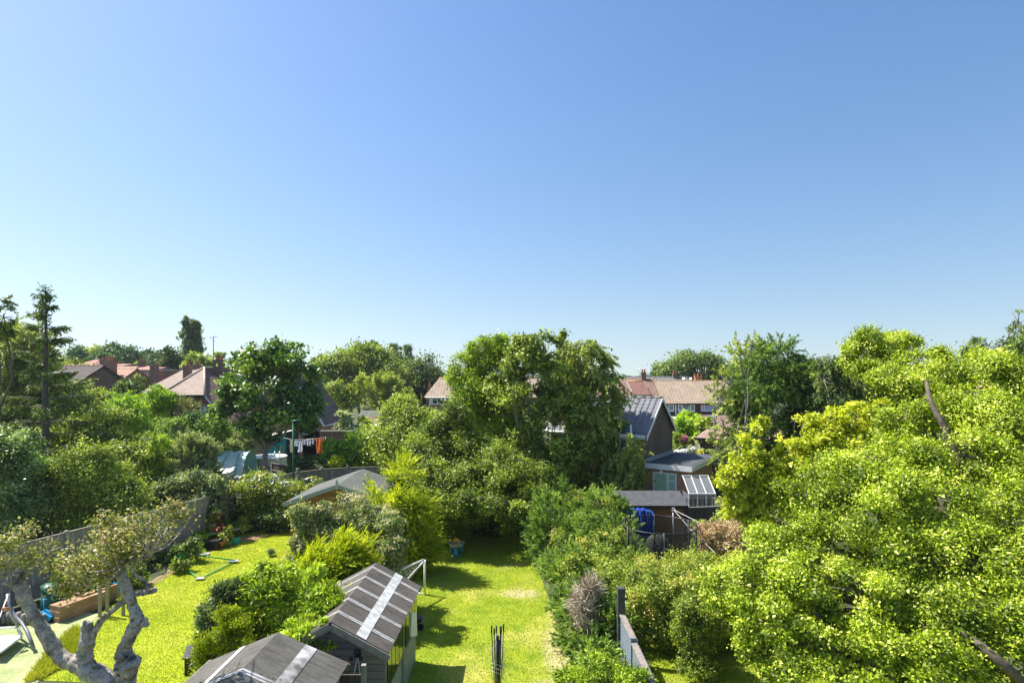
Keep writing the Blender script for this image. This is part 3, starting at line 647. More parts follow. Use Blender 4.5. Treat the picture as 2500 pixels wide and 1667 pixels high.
# ---- houses on the left
# bungalow-like house with a half hipped front and long catslide
Y2 = 52.0; xl, xr = X(398, Y2), X(500, Y2); xc = (xl+xr)/2; e = Z(961, Y2); hr = Z(897, 55.4); sl = (hr-e)/(xr-xc)
root = empty('brick_house', (xc, Y2, 0), 'brick house with half hipped pale brown tiled roof and long catslide', 'house'); hw = xr-xc
xe = X(560, Y2)-xc; ze = hr-sl*xe; xe2 = -xe*.55; ze2 = hr+sl*xe2
m = MB(); m.poly([(xe2, .0, 0), (xe, 0, 0), (xe, 0, ze), (hw, 0, e-.02), (-hw, 0, e-.02), (xe2, 0, ze2)]); m.poly([(xe, 0, 0), (xe, 9, 0), (xe, 9, ze), (xe, 0, ze)]); m.poly([(xe2, 9, 0), (xe2, 0, 0), (xe2, 0, ze2), (xe2, 9, ze2)])
m.build('wall', BRICK, root)
m = MB(); m.slab([(-hw-.15, -.25, e-.1), (hw+.15, -.25, e-.1), (0, 3.4, hr)], .09); m.build('hip_roof', TILE_BROWN, root)
m = MB(); q = .25/3.65*0
m.slab([(xe+.25, -.25, ze-.3), (xe+.25, 9, ze-.3), (0, 9, hr), (0, 3.4, hr), (hw+.15, -.25, e-.1)], .09); r2 = m.build('roof', TILE_SHADE, root)  # shade of the right slope is put into a darker tile colour
m = MB(); m.slab([(xe2-.25, 9, ze2-.3), (xe2-.25, -.25, ze2-.3), (-hw-.15, -.25, e-.1), (0, 3.4, hr), (0, 9, hr)], .09); m.build('roof', TILE_BROWN, root)
m = MB(); m.tube([(hw+.15, -.27, e-.08), (0, 3.4, hr+.02)], .1, 8); m.tube([(-hw-.15, -.27, e-.08), (0, 3.4, hr+.02)], .1, 8); m.tube([(0, 3.4, hr+.02), (0, 9, hr+.02)], .1, 8); m.build('hip_tiles', RIDGE_P, root)
m = MB(); m.slab([(hw+.15, -.28, e-.3), (xe+.28, -.28, ze-.52), (xe+.28, -.28, ze-.3), (hw+.15, -.28, e-.08)], -.03); m.build('bargeboard', UPVC, root)
gutter(root, I, -hw-.1, hw+.1, -.28, e-.12, BLACK)
window(root, I, X(489, Y2)-xc, X(511, Y2)-xc, Z(1018, Y2), Z(993, Y2), mull=(.5,), trans=((0, .5, .62), (.5, 1, .62)), glass=glass_mat('blue reflecting glass', (.08, .17, .30)), fw=.08)
pipe(root, I, [(X(481, Y2)-xc, -.08, e-.4), (X(481, Y2)-xc, -.08, 1)], .06, BLACK)
chimney(root, I, X(535, 57)-xc, 5, 5.5, Z(878, 57), .85, .8, 2, BRICK_D)
# cross wing
cw0 = X(341, 58)-xc; m = MB(); m.box(cw0+.2, 6, 0, -.5, 12, Z(957, 58)); m.build('side_wall', BRICK, root)
zr = Z(903, 61); ce = Z(957.5, 58)
m = MB(); m.slab([(cw0, 5.7, ce-.1), (0, 5.7, ce-.1), (0, 9, zr), (cw0+2.6, 9, zr)], .09); m.slab([(cw0, 12.3, ce-.1), (cw0, 5.7, ce-.1), (cw0+2.6, 9, zr)], .09); m.slab([(0, 12.3, ce-.1), (cw0, 12.3, ce-.1), (cw0+2.6, 9, zr), (0, 9, zr)], .09); m.build('side_roof', TILE_BROWN, root)
window(root, Matrix.Translation((0, 6, 0)), X(364, 58)-xc, X(372, 58)-xc, Z(973, 58), Z(960, 58), mull=(), trans=((0, 1, .6),))
chimney(root, I, X(454, 59)-xc, 7.3, 6, Z(892, 59), .65, .6, 1, BRICK_D)
# flat roofed extension with the green framed window
root = empty('flat_roofed_house', (X(318, 66), 66, 0), 'flat roofed brick upper storey with green framed windows between the tiled roofs', 'house')
m = MB(); m.box(0, 0, 0, X(400, 66)-X(318, 66), 4, Z(905, 66)); m.build('wall', BRICK, root)
m = MB(); m.box(-.15, -.2, Z(905, 66), X(398, 66)-X(318, 66)+.2, 4.1, Z(902, 66)); m.build('flat_roof', GREYW, root)
window(root, I, X(341, 66)-X(318, 66), X(372, 66)-X(318, 66), Z(931, 66), Z(906.5, 66), mull=(.25, .5, .75), trans=((0, .25, .45), (.25, .5, .45), (.5, .75, .45), (.75, 1, .45)), frame=plain('green frame', (.05, .13, .12), .5), glass=plain('pale green glass', (.35, .45, .40), .1, .2, 3, spec=.8), fw=.09)
# red roofed house
Y1 = 60.0; root = empty('brick_house', (X(265, Y1), Y1, 0), 'red tiled house with two brick chimneys and a gable facing the gardens', 'house', rz=R(-20))
gable_walls(root, I, -7, 0, 0, 6.2, 0, Z(948, Y1), 8.05, BRICK, BRICK); gable_roof(root, I, -7, 0, 0, 6.2, Z(948, Y1), 8.05, TILE_RED, .3, .1, ridge_mat=RIDGE_P); gutter(root, I, -7, 0, -.3, Z(949, Y1)-.15)
chimney(root, I, -1.9, 1.6, 6, 8.9, .9, .7, 2, BRICK); chimney(root, I, 1.0, 4.4, 0, Z(888, 63), .7, .6, 0, BRICK_D)
window(root, I, -3.0, -2.2, Z(970, Y1), Z(955, Y1), mull=(.5,))
# dark roofed house far left
Y0 = 46.0; root = empty('brick_house', (X(182, Y0), Y0, 0), 'dark roofed house with a red tiled ridge behind the thin spruce', 'house', rz=R(-12))
gable_walls(root, I, -6.2, 0, 0, 5, 0, Z(935, Y0), 8.05, BRICK_D, BRICK_D); gable_roof(root, I, -6.2, 0, 0, 5, Z(935, Y0), 8.05, tile_mat('dark tiles', (.05, .042, .04), (.07, .055, .05), .25, .2, lich=(.12, .08, .06)), .3, .15, ridge_mat=TILE_RED, verge=BLACK)
m = MB(); m.box(-3.4, -.6, 6.2, -1.6, .8, 7.3); m.slab([(-3.6, -.8, 7.3), (-1.4, -.8, 7.3), (-1.4, 1.6, 7.55), (-3.6, 1.6, 7.55)], .08); m.build('dormer', SLATE, root)
# distant red roofs
def far_roof(px0, px1, pye, pyr, Y, label, hip=True, ch=None, tile=TILE_RED, dep=6):
    x0, x1 = X(px0, Y), X(px1, Y); root = empty('distant_house', ((x0+x1)/2, Y, 0), label, 'house', 'distant red roofs on the left'); L = (x1-x0)/2; e_, r_ = Z(pye, Y), Z(pyr, Y+dep/2)
    m = MB(); m.box(-L+.2, 0, 0, L-.2, dep, e_); m.build('wall', BRICK, root); k = L*.85 if hip else L*.05
    m = MB(); m.slab([(-L, -.2, e_), (L, -.2, e_), (L-k, dep/2, r_), (-L+k, dep/2, r_)], .08); m.slab([(L, dep+.2, e_), (-L, dep+.2, e_), (-L+k, dep/2, r_), (L-k, dep/2, r_)], .08)
    m.slab([(L, -.2, e_), (L, dep+.2, e_), (L-k, dep/2, r_)], .08); m.slab([(-L, dep+.2, e_), (-L, -.2, e_), (-L+k, dep/2, r_)], .08); m.build('roof', tile, root)
    for (px, py) in ch or (): chimney(root, I, X(px, Y+dep/2)-(x0+x1)/2, dep/2, r_-.6, Z(py, Y+dep/2), 1.0, .8, 2, BRICK_D)
far_roof(180, 230, 892, 877, 92, 'far red pyramid roof over a dark wall beside the larch')
far_roof(228, 312, 906, 894, 90, 'far low red roof with a brick chimney', False, [(255, 877)])
far_roof(262, 300, 893, 888, 104, 'far flat red ridge behind the low red roof', False, [(288, 886)])
far_roof(312, 378, 903, 896, 84, 'far long red roof above the green framed windows', False)
far_roof(352, 388, 896, 885, 98, 'far small red pyramid roof left of the dark conifer', True, [(347, 880)])
far_roof(470, 500, 905, 897, 76, 'far red roof behind the pale brown house', False, [(483, 891)])
# catslide roof right of the maple
root = empty('brick_house', (-19.4, 50, 0), 'brick house end with red brown catslide roof right of the maple', 'house')
ca = (X(748, 50)+19.4, Z(965, 50)); cb = (X(791, 50)+19.4, Z(1035, 50)); s_ = (ca[1]-cb[1])/(cb[0]-ca[0]); cz = ca[1]+s_*ca[0]
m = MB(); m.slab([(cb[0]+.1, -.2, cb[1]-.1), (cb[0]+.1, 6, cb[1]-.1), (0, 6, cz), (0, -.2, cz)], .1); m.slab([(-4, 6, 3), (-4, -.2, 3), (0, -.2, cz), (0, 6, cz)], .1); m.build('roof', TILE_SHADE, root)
m = MB(); m.poly([(-3.9, 0, 0), (cb[0]-.1, 0, 0), (cb[0]-.1, 0, cb[1]-.05), (0, 0, cz-.15), (-3.9, 0, 3)]); m.poly([(cb[0]-.1, 0, 0), (cb[0]-.1, 6, 0), (cb[0]-.1, 6, cb[1]), (cb[0]-.1, 0, cb[1])]); m.build('wall', BRICK_O, root)
m = MB(); m.bar((ca[0]-.6, -.22, ca[1]+s_*.6-.1), (cb[0]+.1, -.22, cb[1]-.18), .03, .16); m.tube([(cb[0]+.17, -.2, cb[1]-.15), (cb[0]+.17, 6, cb[1]-.15)], .06); m.build('bargeboard', UPVC, root)
m = MB(); m.box(cb[0]-.1, 1, .2, cb[0]+.6, 1.05, 2.2); m.box(cb[0]-.09, 2.6, 1.0, cb[0]-.05, 3.6, 2.0); m.build('door', TIMBER, root)
window(root, I, 1.2, 1.7, 2.1, 2.7, mull=()); window(root, I, .2, .9, 1.2, 2.0)

# ------------------------------------------------------------------ sheds and garden buildings
def shed(name, label, x0, x1, y0, y1, eave, ridge, wall, roof, cat='shed', rz=0, over=.12, gable_mat=None, verge=None):
    """ridge along y; returns root (origin on the ground at the ridge line, front)"""
    xm = (x0+x1)/2; root = empty(name, (xm, y0, 0), label, cat, rz=rz); hw = (x1-x0)/2; L = y1-y0
    for nm, mt, q in (('wall', wall, [(hw, 0, 0), (hw, L, 0), (hw, L, eave), (hw, 0, eave)]), ('wall', wall, [(-hw, L, 0), (-hw, 0, 0), (-hw, 0, eave), (-hw, L, eave)]),
                      ('gable', gable_mat or wall, [(-hw, 0, 0), (hw, 0, 0), (hw, 0, eave), (0, 0, ridge-.03), (-hw, 0, eave)]), ('gable', gable_mat or wall, [(hw, L, 0), (-hw, L, 0), (-hw, L, eave), (0, L, ridge-.03), (hw, L, eave)])):
        m = MB(); m.poly(q); m.build(nm, mt, root)
    sl = (ridge-eave)/hw; m = MB()
    m.slab([(hw+over, -over, eave-over*sl+.03), (hw+over, L+over, eave-over*sl+.03), (0, L+over, ridge+.03), (0, -over, ridge+.03)], .03)
    m.slab([(-hw-over, L+over, eave-over*sl+.03), (-hw-over, -over, eave-over*sl+.03), (0, -over, ridge+.03), (0, L+over, ridge+.03)], .03)
    r_ = m.build('roof', roof, root)
    for yy in (-over-.02, L+over+.004):
        m = MB()
        for s in (1, -1): m.bar((0, yy, ridge-.06), (s*(hw+over), yy, eave-over*sl-.06), .02, .13)
        m.build('bargeboard', verge or TIMBERG, root)
    return root, r_, hw, L, sl
def strip(m, hw, over, eave, ridge, sl, s, t0, t1, y0, y1, lift=.006):
    """a strip lying on slope s from fraction t0 (ridge) to t1 (eave), between y0 and y1"""
    W_ = hw+over; f = lambda t, y: (s*W_*t, y, ridge+.03-W_*sl*t+lift)
    p = [f(t1, y0), f(t1, y1), f(t0, y1), f(t0, y0)]
    m.poly(p if s > 0 else p[::-1])
STRIP = plain('silvery white sealing tape', (.60, .61, .58), .6, .25, 7, c2=(.33, .34, .33))
STRIPW = plain('patchy worn sealant', (.60, .60, .58), .6, .4, 2.2, c2=(.10, .09, .08))
CREAM = plain('pale grey green painted board', (.34, .36, .28), .8, .3, 7, bmp=.5, c2=(.26, .27, .22))
root, rf, hw, L, sl = shed('garden_shed', 'long weathered shed with white taped felt roof and a row of side windows', -4.43, -2.43, 10.95, 14.2, 1.84, 2.37, CREAM, FELT_W, rz=R(-.8), gable_mat=GREYB)
for s in (1, -1):
    m = MB()
    for k in range(5):
        yy = .30+k*.66
        for d in (0, .065): strip(m, hw, .12, 1.84, 2.37, sl, s, .0, .985, yy+d, yy+d+.036)
    m.build('roof_batten', STRIP, rf)
m = MB(); strip(m, hw, .12, 1.84, 2.37, sl, 1, .43, .60, -.1, L+.1, .010); m.build('roof_tape', STRIP, rf)
W90 = Matrix.Translation((hw, 0, 0)) @ Matrix.Rotation(R(90), 4, 'Z')
for k in range(9):
    x0 = .12+k*.345+(.06 if k > 4 else 0)
    window(root, W90, x0, x0+.33, .98, 1.70, mull=(), frame=BLACK, glass=glass_mat('shed glass', (.045, .05, .02), .05) if k == 0 else bpy.data.materials['shed glass'], fw=.03, sill=False, d=.03)
m = MB(W90); m.box(0, -.035, .90, L, -.004, .965); m.box(L*.5-.03, -.04, 0, L*.5+.03, -.005, 1.75); m.box(0, -.03, 0, .05, -.004, 1.8); m.build('sill', TIMBERG, root)
m = MB(); m.box(-.62, -.05, 0, -.05, -.004, 1.78); m.build('door', GREYVD, root)
m = MB(); m.box(-.66, -.06, 1.78, -.01, -.004, 1.84); m.box(-.045, -.06, 0, -.01, -.004, 1.78); m.build('door_frame', TIMBERG, root)
# twin headed security lamp on its gable
root = empty('security_lamp', (-2.93, 10.93, 1.75), 'twin headed security lamp with hanging flex on the shed gable', 'lamp')
m = MB(); m.box(-.05, -.06, -.05, .05, -.005, .05); m.lathe((0, -.1, .06), [(0, .0), (.05, .0), (.055, .03), (.03, .055), (0, .06)], 12); m.build('housing', BLACK, root)
for s in (-1, 1):
    m = MB(Matrix.Translation((s*.09, -.1, -.04)) @ Matrix.Rotation(R(70), 4, 'X')); m.lathe((0, 0, 0), [(0, -.02), (.03, 0), (.042, .06), (.038, .064), (0, .05)], 12); m.build('lamp_head', BLACK, root)
m = MB(); m.tube([(0, -.07, -.05), (-.06, -.1, -.35), (-.2, -.12, -.8), (-.38, -.1, -1.2)], .008, 5); m.tube([(.02, -.07, -.05), (.06, -.09, -.4), (.12, -.08, -1.1)], .006, 5); m.build('flex', WHITE, root)
# near shed
root, rf, hw, L, sl = shed('garden_shed', 'near shed with patched grey felt roof at the bottom of the view', -5.36, -3.1, 4.6, 10.02, 2.0, 2.48, GREYB, FELT_N, rz=R(-1.0))
ov = .12
for s in (1, -1):
    m = MB()
    for yy in (4.15, 3.0, 1.9, .8):
        for d in (0, .075): strip(m, hw, ov, 2.0, 2.48, sl, s, .0, .985, yy+d, yy+d+.05)
    m.build('roof_batten', STRIPW if s > 0 else STRIP, rf)
m = MB(); strip(m, hw, ov, 2.0, 2.48, sl, 1, .40, .56, -.1, L+.1, .010); m.build('roof_tape', STRIPW, rf)
m = MB(); strip(m, hw, ov, 2.0, 2.48, sl, -1, .45, .53, -.1, L+.1, .012); m.build('roof_tape', STRIP, rf)
m = MB(); m.box(-hw-.2, -.2, 1.78, -hw-.14, L+.3, 1.92); m.build('gutter_board', TIMBERG, root)
# boarded gate between the two sheds
root = empty('garden_gate', (-3.0, 10.2, 0), 'dark boarded gate closing the gap between the sheds', 'gate')
m = MB(); m.box(-.35, 0, .05, .32, .03, 1.72); m.build('gate_board', GREYVD, root)
for xx in (-.40, .36): m = MB(); m.box(xx-.04, -.03, 0, xx+.04, .05, 1.9); m.build('post', TIMBERG, root)
root = empty('storage_box', (X(492, 13.8), 13.8, 0), 'low black lidded box left of the near shed roof', 'box', rz=R(20))
m = MB(); m.box(-.32, -.25, 0, .32, .25, .42); m.build('box_body', BLACK, root); m = MB(); m.slab([(-.36, -.29, .44), (.36, -.29, .44), (.36, .29, .5), (-.36, .29, .5)], .03); m.build('lid', FELT, root)
# playhouse
root, rf, hw, L, sl = shed('playhouse', 'timber playhouse with grey felt roof beside the golden conifer', -8.95, -5.05, 23.2, 26.7, 2.03, 2.70, TIMBER, FELT_G, cat='playhouse', gable_mat=TIMBER, verge=plain('blue grey painted board', (.24, .28, .31), .6, .2, 4), over=.22)
m = MB(); m.box(-.7, -.04, .15, .1, -.004, 1.75); m.build('door', TIMBER2, root)
window(root, I, .5, 1.3, .9, 1.6, mull=(.5,), frame=TIMBERG, sill=False); window(root, I, -1.6, -.95, .9, 1.6, mull=(.5,), frame=TIMBERG, sill=False)
m = MB(); m.box(-.05, -.30, 2.55, .05, -.27, 2.86); m.poly([(-.05, -.285, 2.86), (.05, -.285, 2.86), (0, -.285, 2.95)]); m.build('finial', GREYW, root)
# black felt roofed shed by the trampoline (ridge along x)
root = empty('garden_shed', (5.2, 22.35, 0), 'brown shed with black felt roof behind the trampoline', 'shed')
m = MB(); m.box(-1.7, 0, 0, 1.5, 2.0, 2.05); m.build('wall', TIMBER, root)
m = MB(); m.slab([(-1.85, -.15, 2.05), (1.62, -.15, 2.05), (1.60, .95, 2.42), (-1.85, .95, 2.42)], .04); m.slab([(1.62, 2.15, 2.05), (-1.85, 2.15, 2.05), (-1.85, .95, 2.42), (1.60, .95, 2.42)], .04); m.build('roof', FELT, root)
m = MB(); m.box(-1.86, -.18, 1.93, 1.63, -.155, 2.06); m.build('fascia', BLACK, root)
# lean-to greenhouse
root = empty('greenhouse', (7.78, 25.2, 0), 'small white framed lean-to greenhouse against the brick extension', 'greenhouse')
PANE = bpy.data.materials.new('clear glazing'); PANE.use_nodes = True; _n = PANE.node_tree; _b = _n.nodes['Principled BSDF']; _b.inputs['Base Color'].default_value = (.42, .47, .52, 1); _b.inputs['Roughness'].default_value = .08; _b.inputs['Alpha'].default_value = .2
m = MB(); m.slab([(0, 0, 1.9), (1.15, 0, 1.9), (1.15, .95, 2.52), (0, .95, 2.52)], .012); m.box(0, 0, .5, 1.15, .012, 1.88); m.box(0, .02, .5, .012, .95, 1.88); m.build('glazing', PANE, root)
m = MB()
for xx in (0, .38, .76, 1.15): m.bar((xx, -.012, .5), (xx, -.012, 1.9), .035, .03); m.bar((xx, -.012, 1.92), (xx, .95, 2.54), .035, .03)
m.bar((-.03, -.012, 1.9), (1.18, -.012, 1.9), .05, .05); m.bar((-.03, .95, 2.54), (1.18, .95, 2.54), .05, .05); m.bar((0, -.012, .5), (1.15, -.012, .5), .05, .05); m.build('frame', WHITE, root)
m = MB(); m.box(.05, .3, 0, 1.1, .9, .5); m.build('staging', TIMBERG, root)
for k, xx in enumerate((.25, .55, .9)):
    q = MB(); q.lathe((xx, .6, .5), [(0, 0), (.09, 0), (.12, .2), (.10, .2), (.09, .1)], 10); q.build('pot', RUST, root)
# black shed, low roofs and conservatory beyond the maple
root = empty('garden_shed', (X(860, 62), 62, 0), 'black boarded shed with a grey felt roof below the willow', 'shed', rz=R(-10))
m = MB(); m.box(.7, 0, 0, 3.9, 2.6, 2.85); m.poly([(.69, 2.6, 0), (.69, 0, 0), (.69, 0, 2.85), (.69, 1.3, 3.4), (.69, 2.6, 2.85)]); m.build('wall', DARKW, root)
m = MB(); m.slab([(.55, -.15, 2.78), (4.0, -.15, 2.78), (4.0, 1.3, 3.42), (.55, 1.3, 3.42)], .05); m.slab([(4.0, 2.75, 2.78), (.55, 2.75, 2.78), (.55, 1.3, 3.42), (4.0, 1.3, 3.42)], .05); m.build('roof', FELT_G, root)
root = empty('garage', (X(875, 52), 52, 0), 'low garage with a red edged mottled roof under the black shed', 'garage')
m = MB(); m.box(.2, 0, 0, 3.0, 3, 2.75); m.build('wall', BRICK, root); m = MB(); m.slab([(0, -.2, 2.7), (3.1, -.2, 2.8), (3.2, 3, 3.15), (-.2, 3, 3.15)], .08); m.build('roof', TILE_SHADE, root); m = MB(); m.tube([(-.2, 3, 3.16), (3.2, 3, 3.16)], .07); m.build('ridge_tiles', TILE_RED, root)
root = empty('conservatory', (X(899, 47), 47, 0), 'white roofed conservatory behind the light green bush', 'conservatory')
m = MB(); m.slab([(-.2, -.3, 2.45), (1.3, -.6, 2.55), (1.9, 1.6, 3.1), (-.4, 1.6, 3.1)], .06); m.build('roof', plain('opal roof sheet', (.62, .66, .68), .4, .1, 2), root)
window(root, I, 0, 1.2, .5, 2.35, mull=(.33, .66), trans=((0, .33, .7), (.33, .66, .7), (.66, 1, .7)), name='glazing', sill=False); m = MB(); m.box(0, 0, 0, 1.2, 1.5, 2.4); m.build('wall', WHITE, root)
root = empty('garden_wall', (X(783, 46), 46, 0), 'low rendered wall with pale coping below the catslide house', 'wall'); m = MB(); m.box(0, 0, 0, 2.9, .2, 2.65); m.build('wall_face', BRICK, root); m = MB(); m.box(-.05, -.06, 2.65, 2.95, .26, 2.76); m.build('coping', POST, root)
# turquoise shed
root = empty('garden_shed', (X(657, 47), 47, 0), 'turquoise boarded shed with a yellow hose on its wall', 'shed')
wx = X(698, 47)-X(657, 47); m = MB(); m.poly([(-.3, 0, 0), (wx, 0, 0), (wx, 0, 2.55), (-.3, 0, 2.15)]); m.build('wall', TURQ, root)
m = MB(); m.poly([(wx, 0, 0), (wx+.7, .9, 0), (wx+.7, .9, 2.65), (wx, 0, 2.55)]); m.build('side_wall', DARKW, root)
m = MB(); m.slab([(-.4, -.25, 2.14), (wx+.1, -.25, 2.58), (wx+.9, 1.6, 2.78), (-.4, 1.6, 2.3)], .05); m.build('roof', plain('pale sheet roof', (.55, .52, .46), .6, .2, 3), root)
m = MB(); m.box(.48, -.03, .2, .52, -.004, 2.3); m.build('trim', WHITE, root)
h = empty('garden_hose', (X(657, 47)+wx*.8, 46.9, 1.15), 'coiled yellow hose hanging on the turquoise shed', 'hose')
for k in range(4):
    m = MB(); rr = .14+.02*k; m.tube([(rr*.75*math.sin(t*math.pi/8), -.03*k*.4, rr*1.7*math.cos(t*math.pi/8)) for t in range(17)], .018, 6, cap=False); m.build('coil', plain('yellow hose', (.60, .55, .04), .5, .2), h) if k == 0 else m.build('coil', bpy.data.materials['yellow hose'], h)
root = empty('garden_shed', (X(740, 50), 50, 0), 'dark brown shed behind the washing line', 'shed')
m = MB(); m.box(0, 0, 0, 1.45, 1.5, 2.35); m.poly([(0, -.005, 2.3), (1.45, -.005, 2.3), (.7, -.005, 2.75)]); m.build('wall', DARKW, root); m = MB(); m.slab([(1.6, -.1, 2.25), (1.6, 1.6, 2.25), (.7, 1.6, 2.8), (.7, -.1, 2.8)], .05); m.slab([(-.15, 1.6, 2.25), (-.15, -.1, 2.25), (.7, -.1, 2.8), (.7, 1.6, 2.8)], .05); m.build('roof', TILE_BROWN, root)
root = empty('garden_shed', (X(724, 51), 51, 0), 'light blue boarded shed side left of the dark brown shed', 'shed')
m = MB(); m.box(0, 0, 0, .42, 1.2, 2.5); m.build('wall', plain('light turquoise paint', (.10, .46, .52), .5, .15, 4), root); m = MB(); m.slab([(-.08, -.1, 2.5), (.5, -.1, 2.62), (.5, 1.3, 2.62), (-.08, 1.3, 2.5)], .05); m.build('roof', FELT, root)

# ------------------------------------------------------------------ fences
def fence(label, pts, h, mat, name='fence', n=None, post=POST, ph=.08, cap=True, rail=True, gravel=False, side=1, zs=None):
    p0 = Vector((pts[0][0], pts[0][1], 0)); root = empty(name, p0, label, 'fence')
    for i in range(len(pts)-1):
        a = Vector((pts[i][0], pts[i][1], 0))-p0; b = Vector((pts[i+1][0], pts[i+1][1], 0))-p0; L = (b-a).length; k = n or max(1, round(L/2.0)); ang = math.atan2((b-a).y, (b-a).x)
        for j in range(k):
            o = a+(b-a)*(j/k); mx = Matrix.Translation(o) @ Matrix.Rotation(ang, 4, 'Z'); l = L/k; hh = h if not zs else zs[i]+(zs[i+1]-zs[i])*(j/k)
            m = MB(mx); m.box(.06, -.012, .05, l-.06, .012, hh)
            m.build('panel', mat, root)
            m = MB(mx)
            if cap: m.box(.05, -.035, hh+.001, l-.05, .035, hh+.035)
            if rail:
                for z in (.45, hh*.62): m.box(.055, -.06 if side > 0 else .016, z, l-.055, -.016 if side > 0 else .06, z+.07)
            if m.f: m.build('rail', TIMBERG, root)
            m = MB(mx); m.box(-.05, -.055, 0, .05, .055, hh+ph); m.build('post', post, root)
        if i == len(pts)-2:
            m = MB(Matrix.Translation(b)); m.box(-.05, -.055, 0, .05, .055, h+ph); m.build('post', post, root)
    return root
fence('long weathered board fence along the left garden', [(-18.3, 7.5), (-15.25, 17.1), (-13.1, 24.4), (-12.9, 29.6)], 1.88, GREYV)
fence('grey board fence with concrete posts behind the playhouse', [(X(728, 32), 32), (X(786, 33), 33), (X(848, 33.6), 33.6), (X(930, 34), 34)], 1.72, GREYV, n=1, ph=.14)
root = empty('trellis_fence', (-12.9, 29.8, 0), 'pale picket fence section between the roses and the pool', 'fence')
a = Vector((0, 0, 0)); b = Vector((X(726, 32)+12.9, 2.2, 0)); L = b.length; mx = Matrix.Rotation(math.atan2(b.y, b.x), 4, 'Z')
m = MB(mx)
for k in range(int(L/.11)): m.box(k*.11, -.01, .9, k*.11+.05, .01, 1.72)
m.build('picket', plain('pale picket timber', (.55, .47, .36), .8, .3, 8), root); m = MB(mx); m.box(0, -.03, .85, L, .0105, .92); m.box(0, -.03, 1.70, L, .03, 1.76); m.box(0, -.012, .05, L, .009, .85); m.build('rail', TIMBERG, root)
for k in range(3): m = MB(mx); m.box(L*k/2-.06, -.07, 0, L*k/2+.06, .07, 1.95); m.build('post', POST, root)
fence('dark leaning fence beside the pool', [(X(664, 38.5), 38.5), (X(714, 37), 37)], 1.25, GREYVD)
fence('dark stained fence right of the black roofed shed', [(X(1650, 22.6), 22.6), (X(1765, 22.9), 22.9)], 1.85, GREYVD, n=1, post=BLACK)
fence('weathered fence beyond the flower border', [(X(1648, 46), 46), (X(1690, 42), 42), (X(1720, 34), 34)], 2.6, board_mat('bleached fence boards', (.42, .37, .30), (.32, .28, .24), .14, 'V'))
# trellis rail on top of the dark fence, in front of the greenhouse
root = empty('trellis', (X(1675, 23.4), 23.4, 0), 'low black trellis rail in front of the greenhouse', 'trellis')
m = MB(); L = X(1742, 23.4)-X(1675, 23.4)
for z in (1.86, 1.95, 2.03): m.box(0, -.012, z, L, .012, z+.022)
for k in range(7): m.box(L*k/6-.012, -.02, 1.7, L*k/6+.012, .014, 2.08)
m.build('lattice', BLACK, root)
# grey slatted fence at the right, stepping down towards the house
root = empty('slatted_fence', (2.67, 14.0, 0), 'blue grey slatted fence stepping towards the viewer beside the hedge', 'fence')
SL = plain('blue grey painted timber', (.17, .21, .25), .6, .2, 5); SLC = plain('weathered capping', (.28, .24, .21), .85, .4, 8, bmp=.4)
for (y0, y1, hh) in ((0, -1.35, 1.22), (-1.4, -2.9, 1.16), (-2.95, -4.6, 1.12), (-4.65, -6.4, 1.1)):
    m = MB()
    for k in range(11): m.box(-.03, y1+.03, .06+k*(hh-.12)/11, -.008, y0-.03, .06+k*(hh-.12)/11+.075)
    m.build('slat_panel', SL, root); m = MB(); m.box(-.06, y1+.02, hh, .075, y0-.02, hh+.03); m.build('capping', SLC, root)
    m = MB(); m.box(-.05, y1-.03, 0, .05, y1+.025, hh+.05); m.build('post', SL, root); m = MB(); m.box(.08, y1+.02, hh-.16, .11, y0-.02, hh-.02); m.build('side_rail', GREYW, root)
m = MB(); m.box(-.085, -.03, 0, .085, .14, 1.86); m.build('tall_post', plain('dark grey post', (.06, .065, .07), .6, .2), root)
# ------------------------------------------------------------------ far trees
def band(name, Y, x0, x1, top, n, seed):
    rg = random.Random(seed); lob = []
    for i in range(n):
        x = x0+(x1-x0)*(i+.5)/n+rg.uniform(-4, 4); h = top*rg.uniform(.75, 1.1); r = (x1-x0)/n*rg.uniform(.8, 1.3)
        lob.append((x, Y+rg.uniform(-12, 12), h*.5, r, 8, h*.5))
    s = 7.0*Y/F
    foliage(name, LM['far'], None, lob, s, s*.6, seed, cover=3.0, nsub=14, m=20)
    o = [q for q in COL.objects if q.name.startswith(name)][-1]; return o
o = band('far_wood', 420, -520, 520, 10.3, 60, 11); tag(o, kind='stuff')
o = band('far_wood', 230, -330, 330, 8.0, 46, 12); tag(o, kind='stuff')
o = band('far_wood', 130, -170, 170, 6.4, 34, 13); tag(o, kind='stuff')
T = plant
T('tree', 'dark rounded tree on the skyline above the red tiled roofs', 'tree', 120, [(290, 872, 32, 26), (318, 885, 24, 18), (262, 885, 24, 20)], 'far', leaf=7)
T('tree', 'grey green tree on the skyline left of the dark rounded one', 'tree', 125, [(225, 876, 26, 24), (238, 862, 16, 10)], 'olive', leaf=7)
T('tree', 'small dark tree on the skyline beside the spruce', 'tree', 122, [(190, 868, 16, 18), (182, 880, 14, 14)], 'far', leaf=7)
T('tree', 'bluish tree on the skyline behind the red pyramid roof', 'tree', 150, [(365, 876, 24, 16), (345, 882, 14, 14), (386, 880, 14, 14)], 'far', leaf=7)
T('conifer_tree', 'dark feathery conifer left of the tall poplar', 'conifer', 100, [(412, 870, 16, 22), (412, 892, 30, 18), (430, 886, 20, 16), (398, 896, 18, 14)], 'spruce', leaf=7, aup=.3, jit=.4)
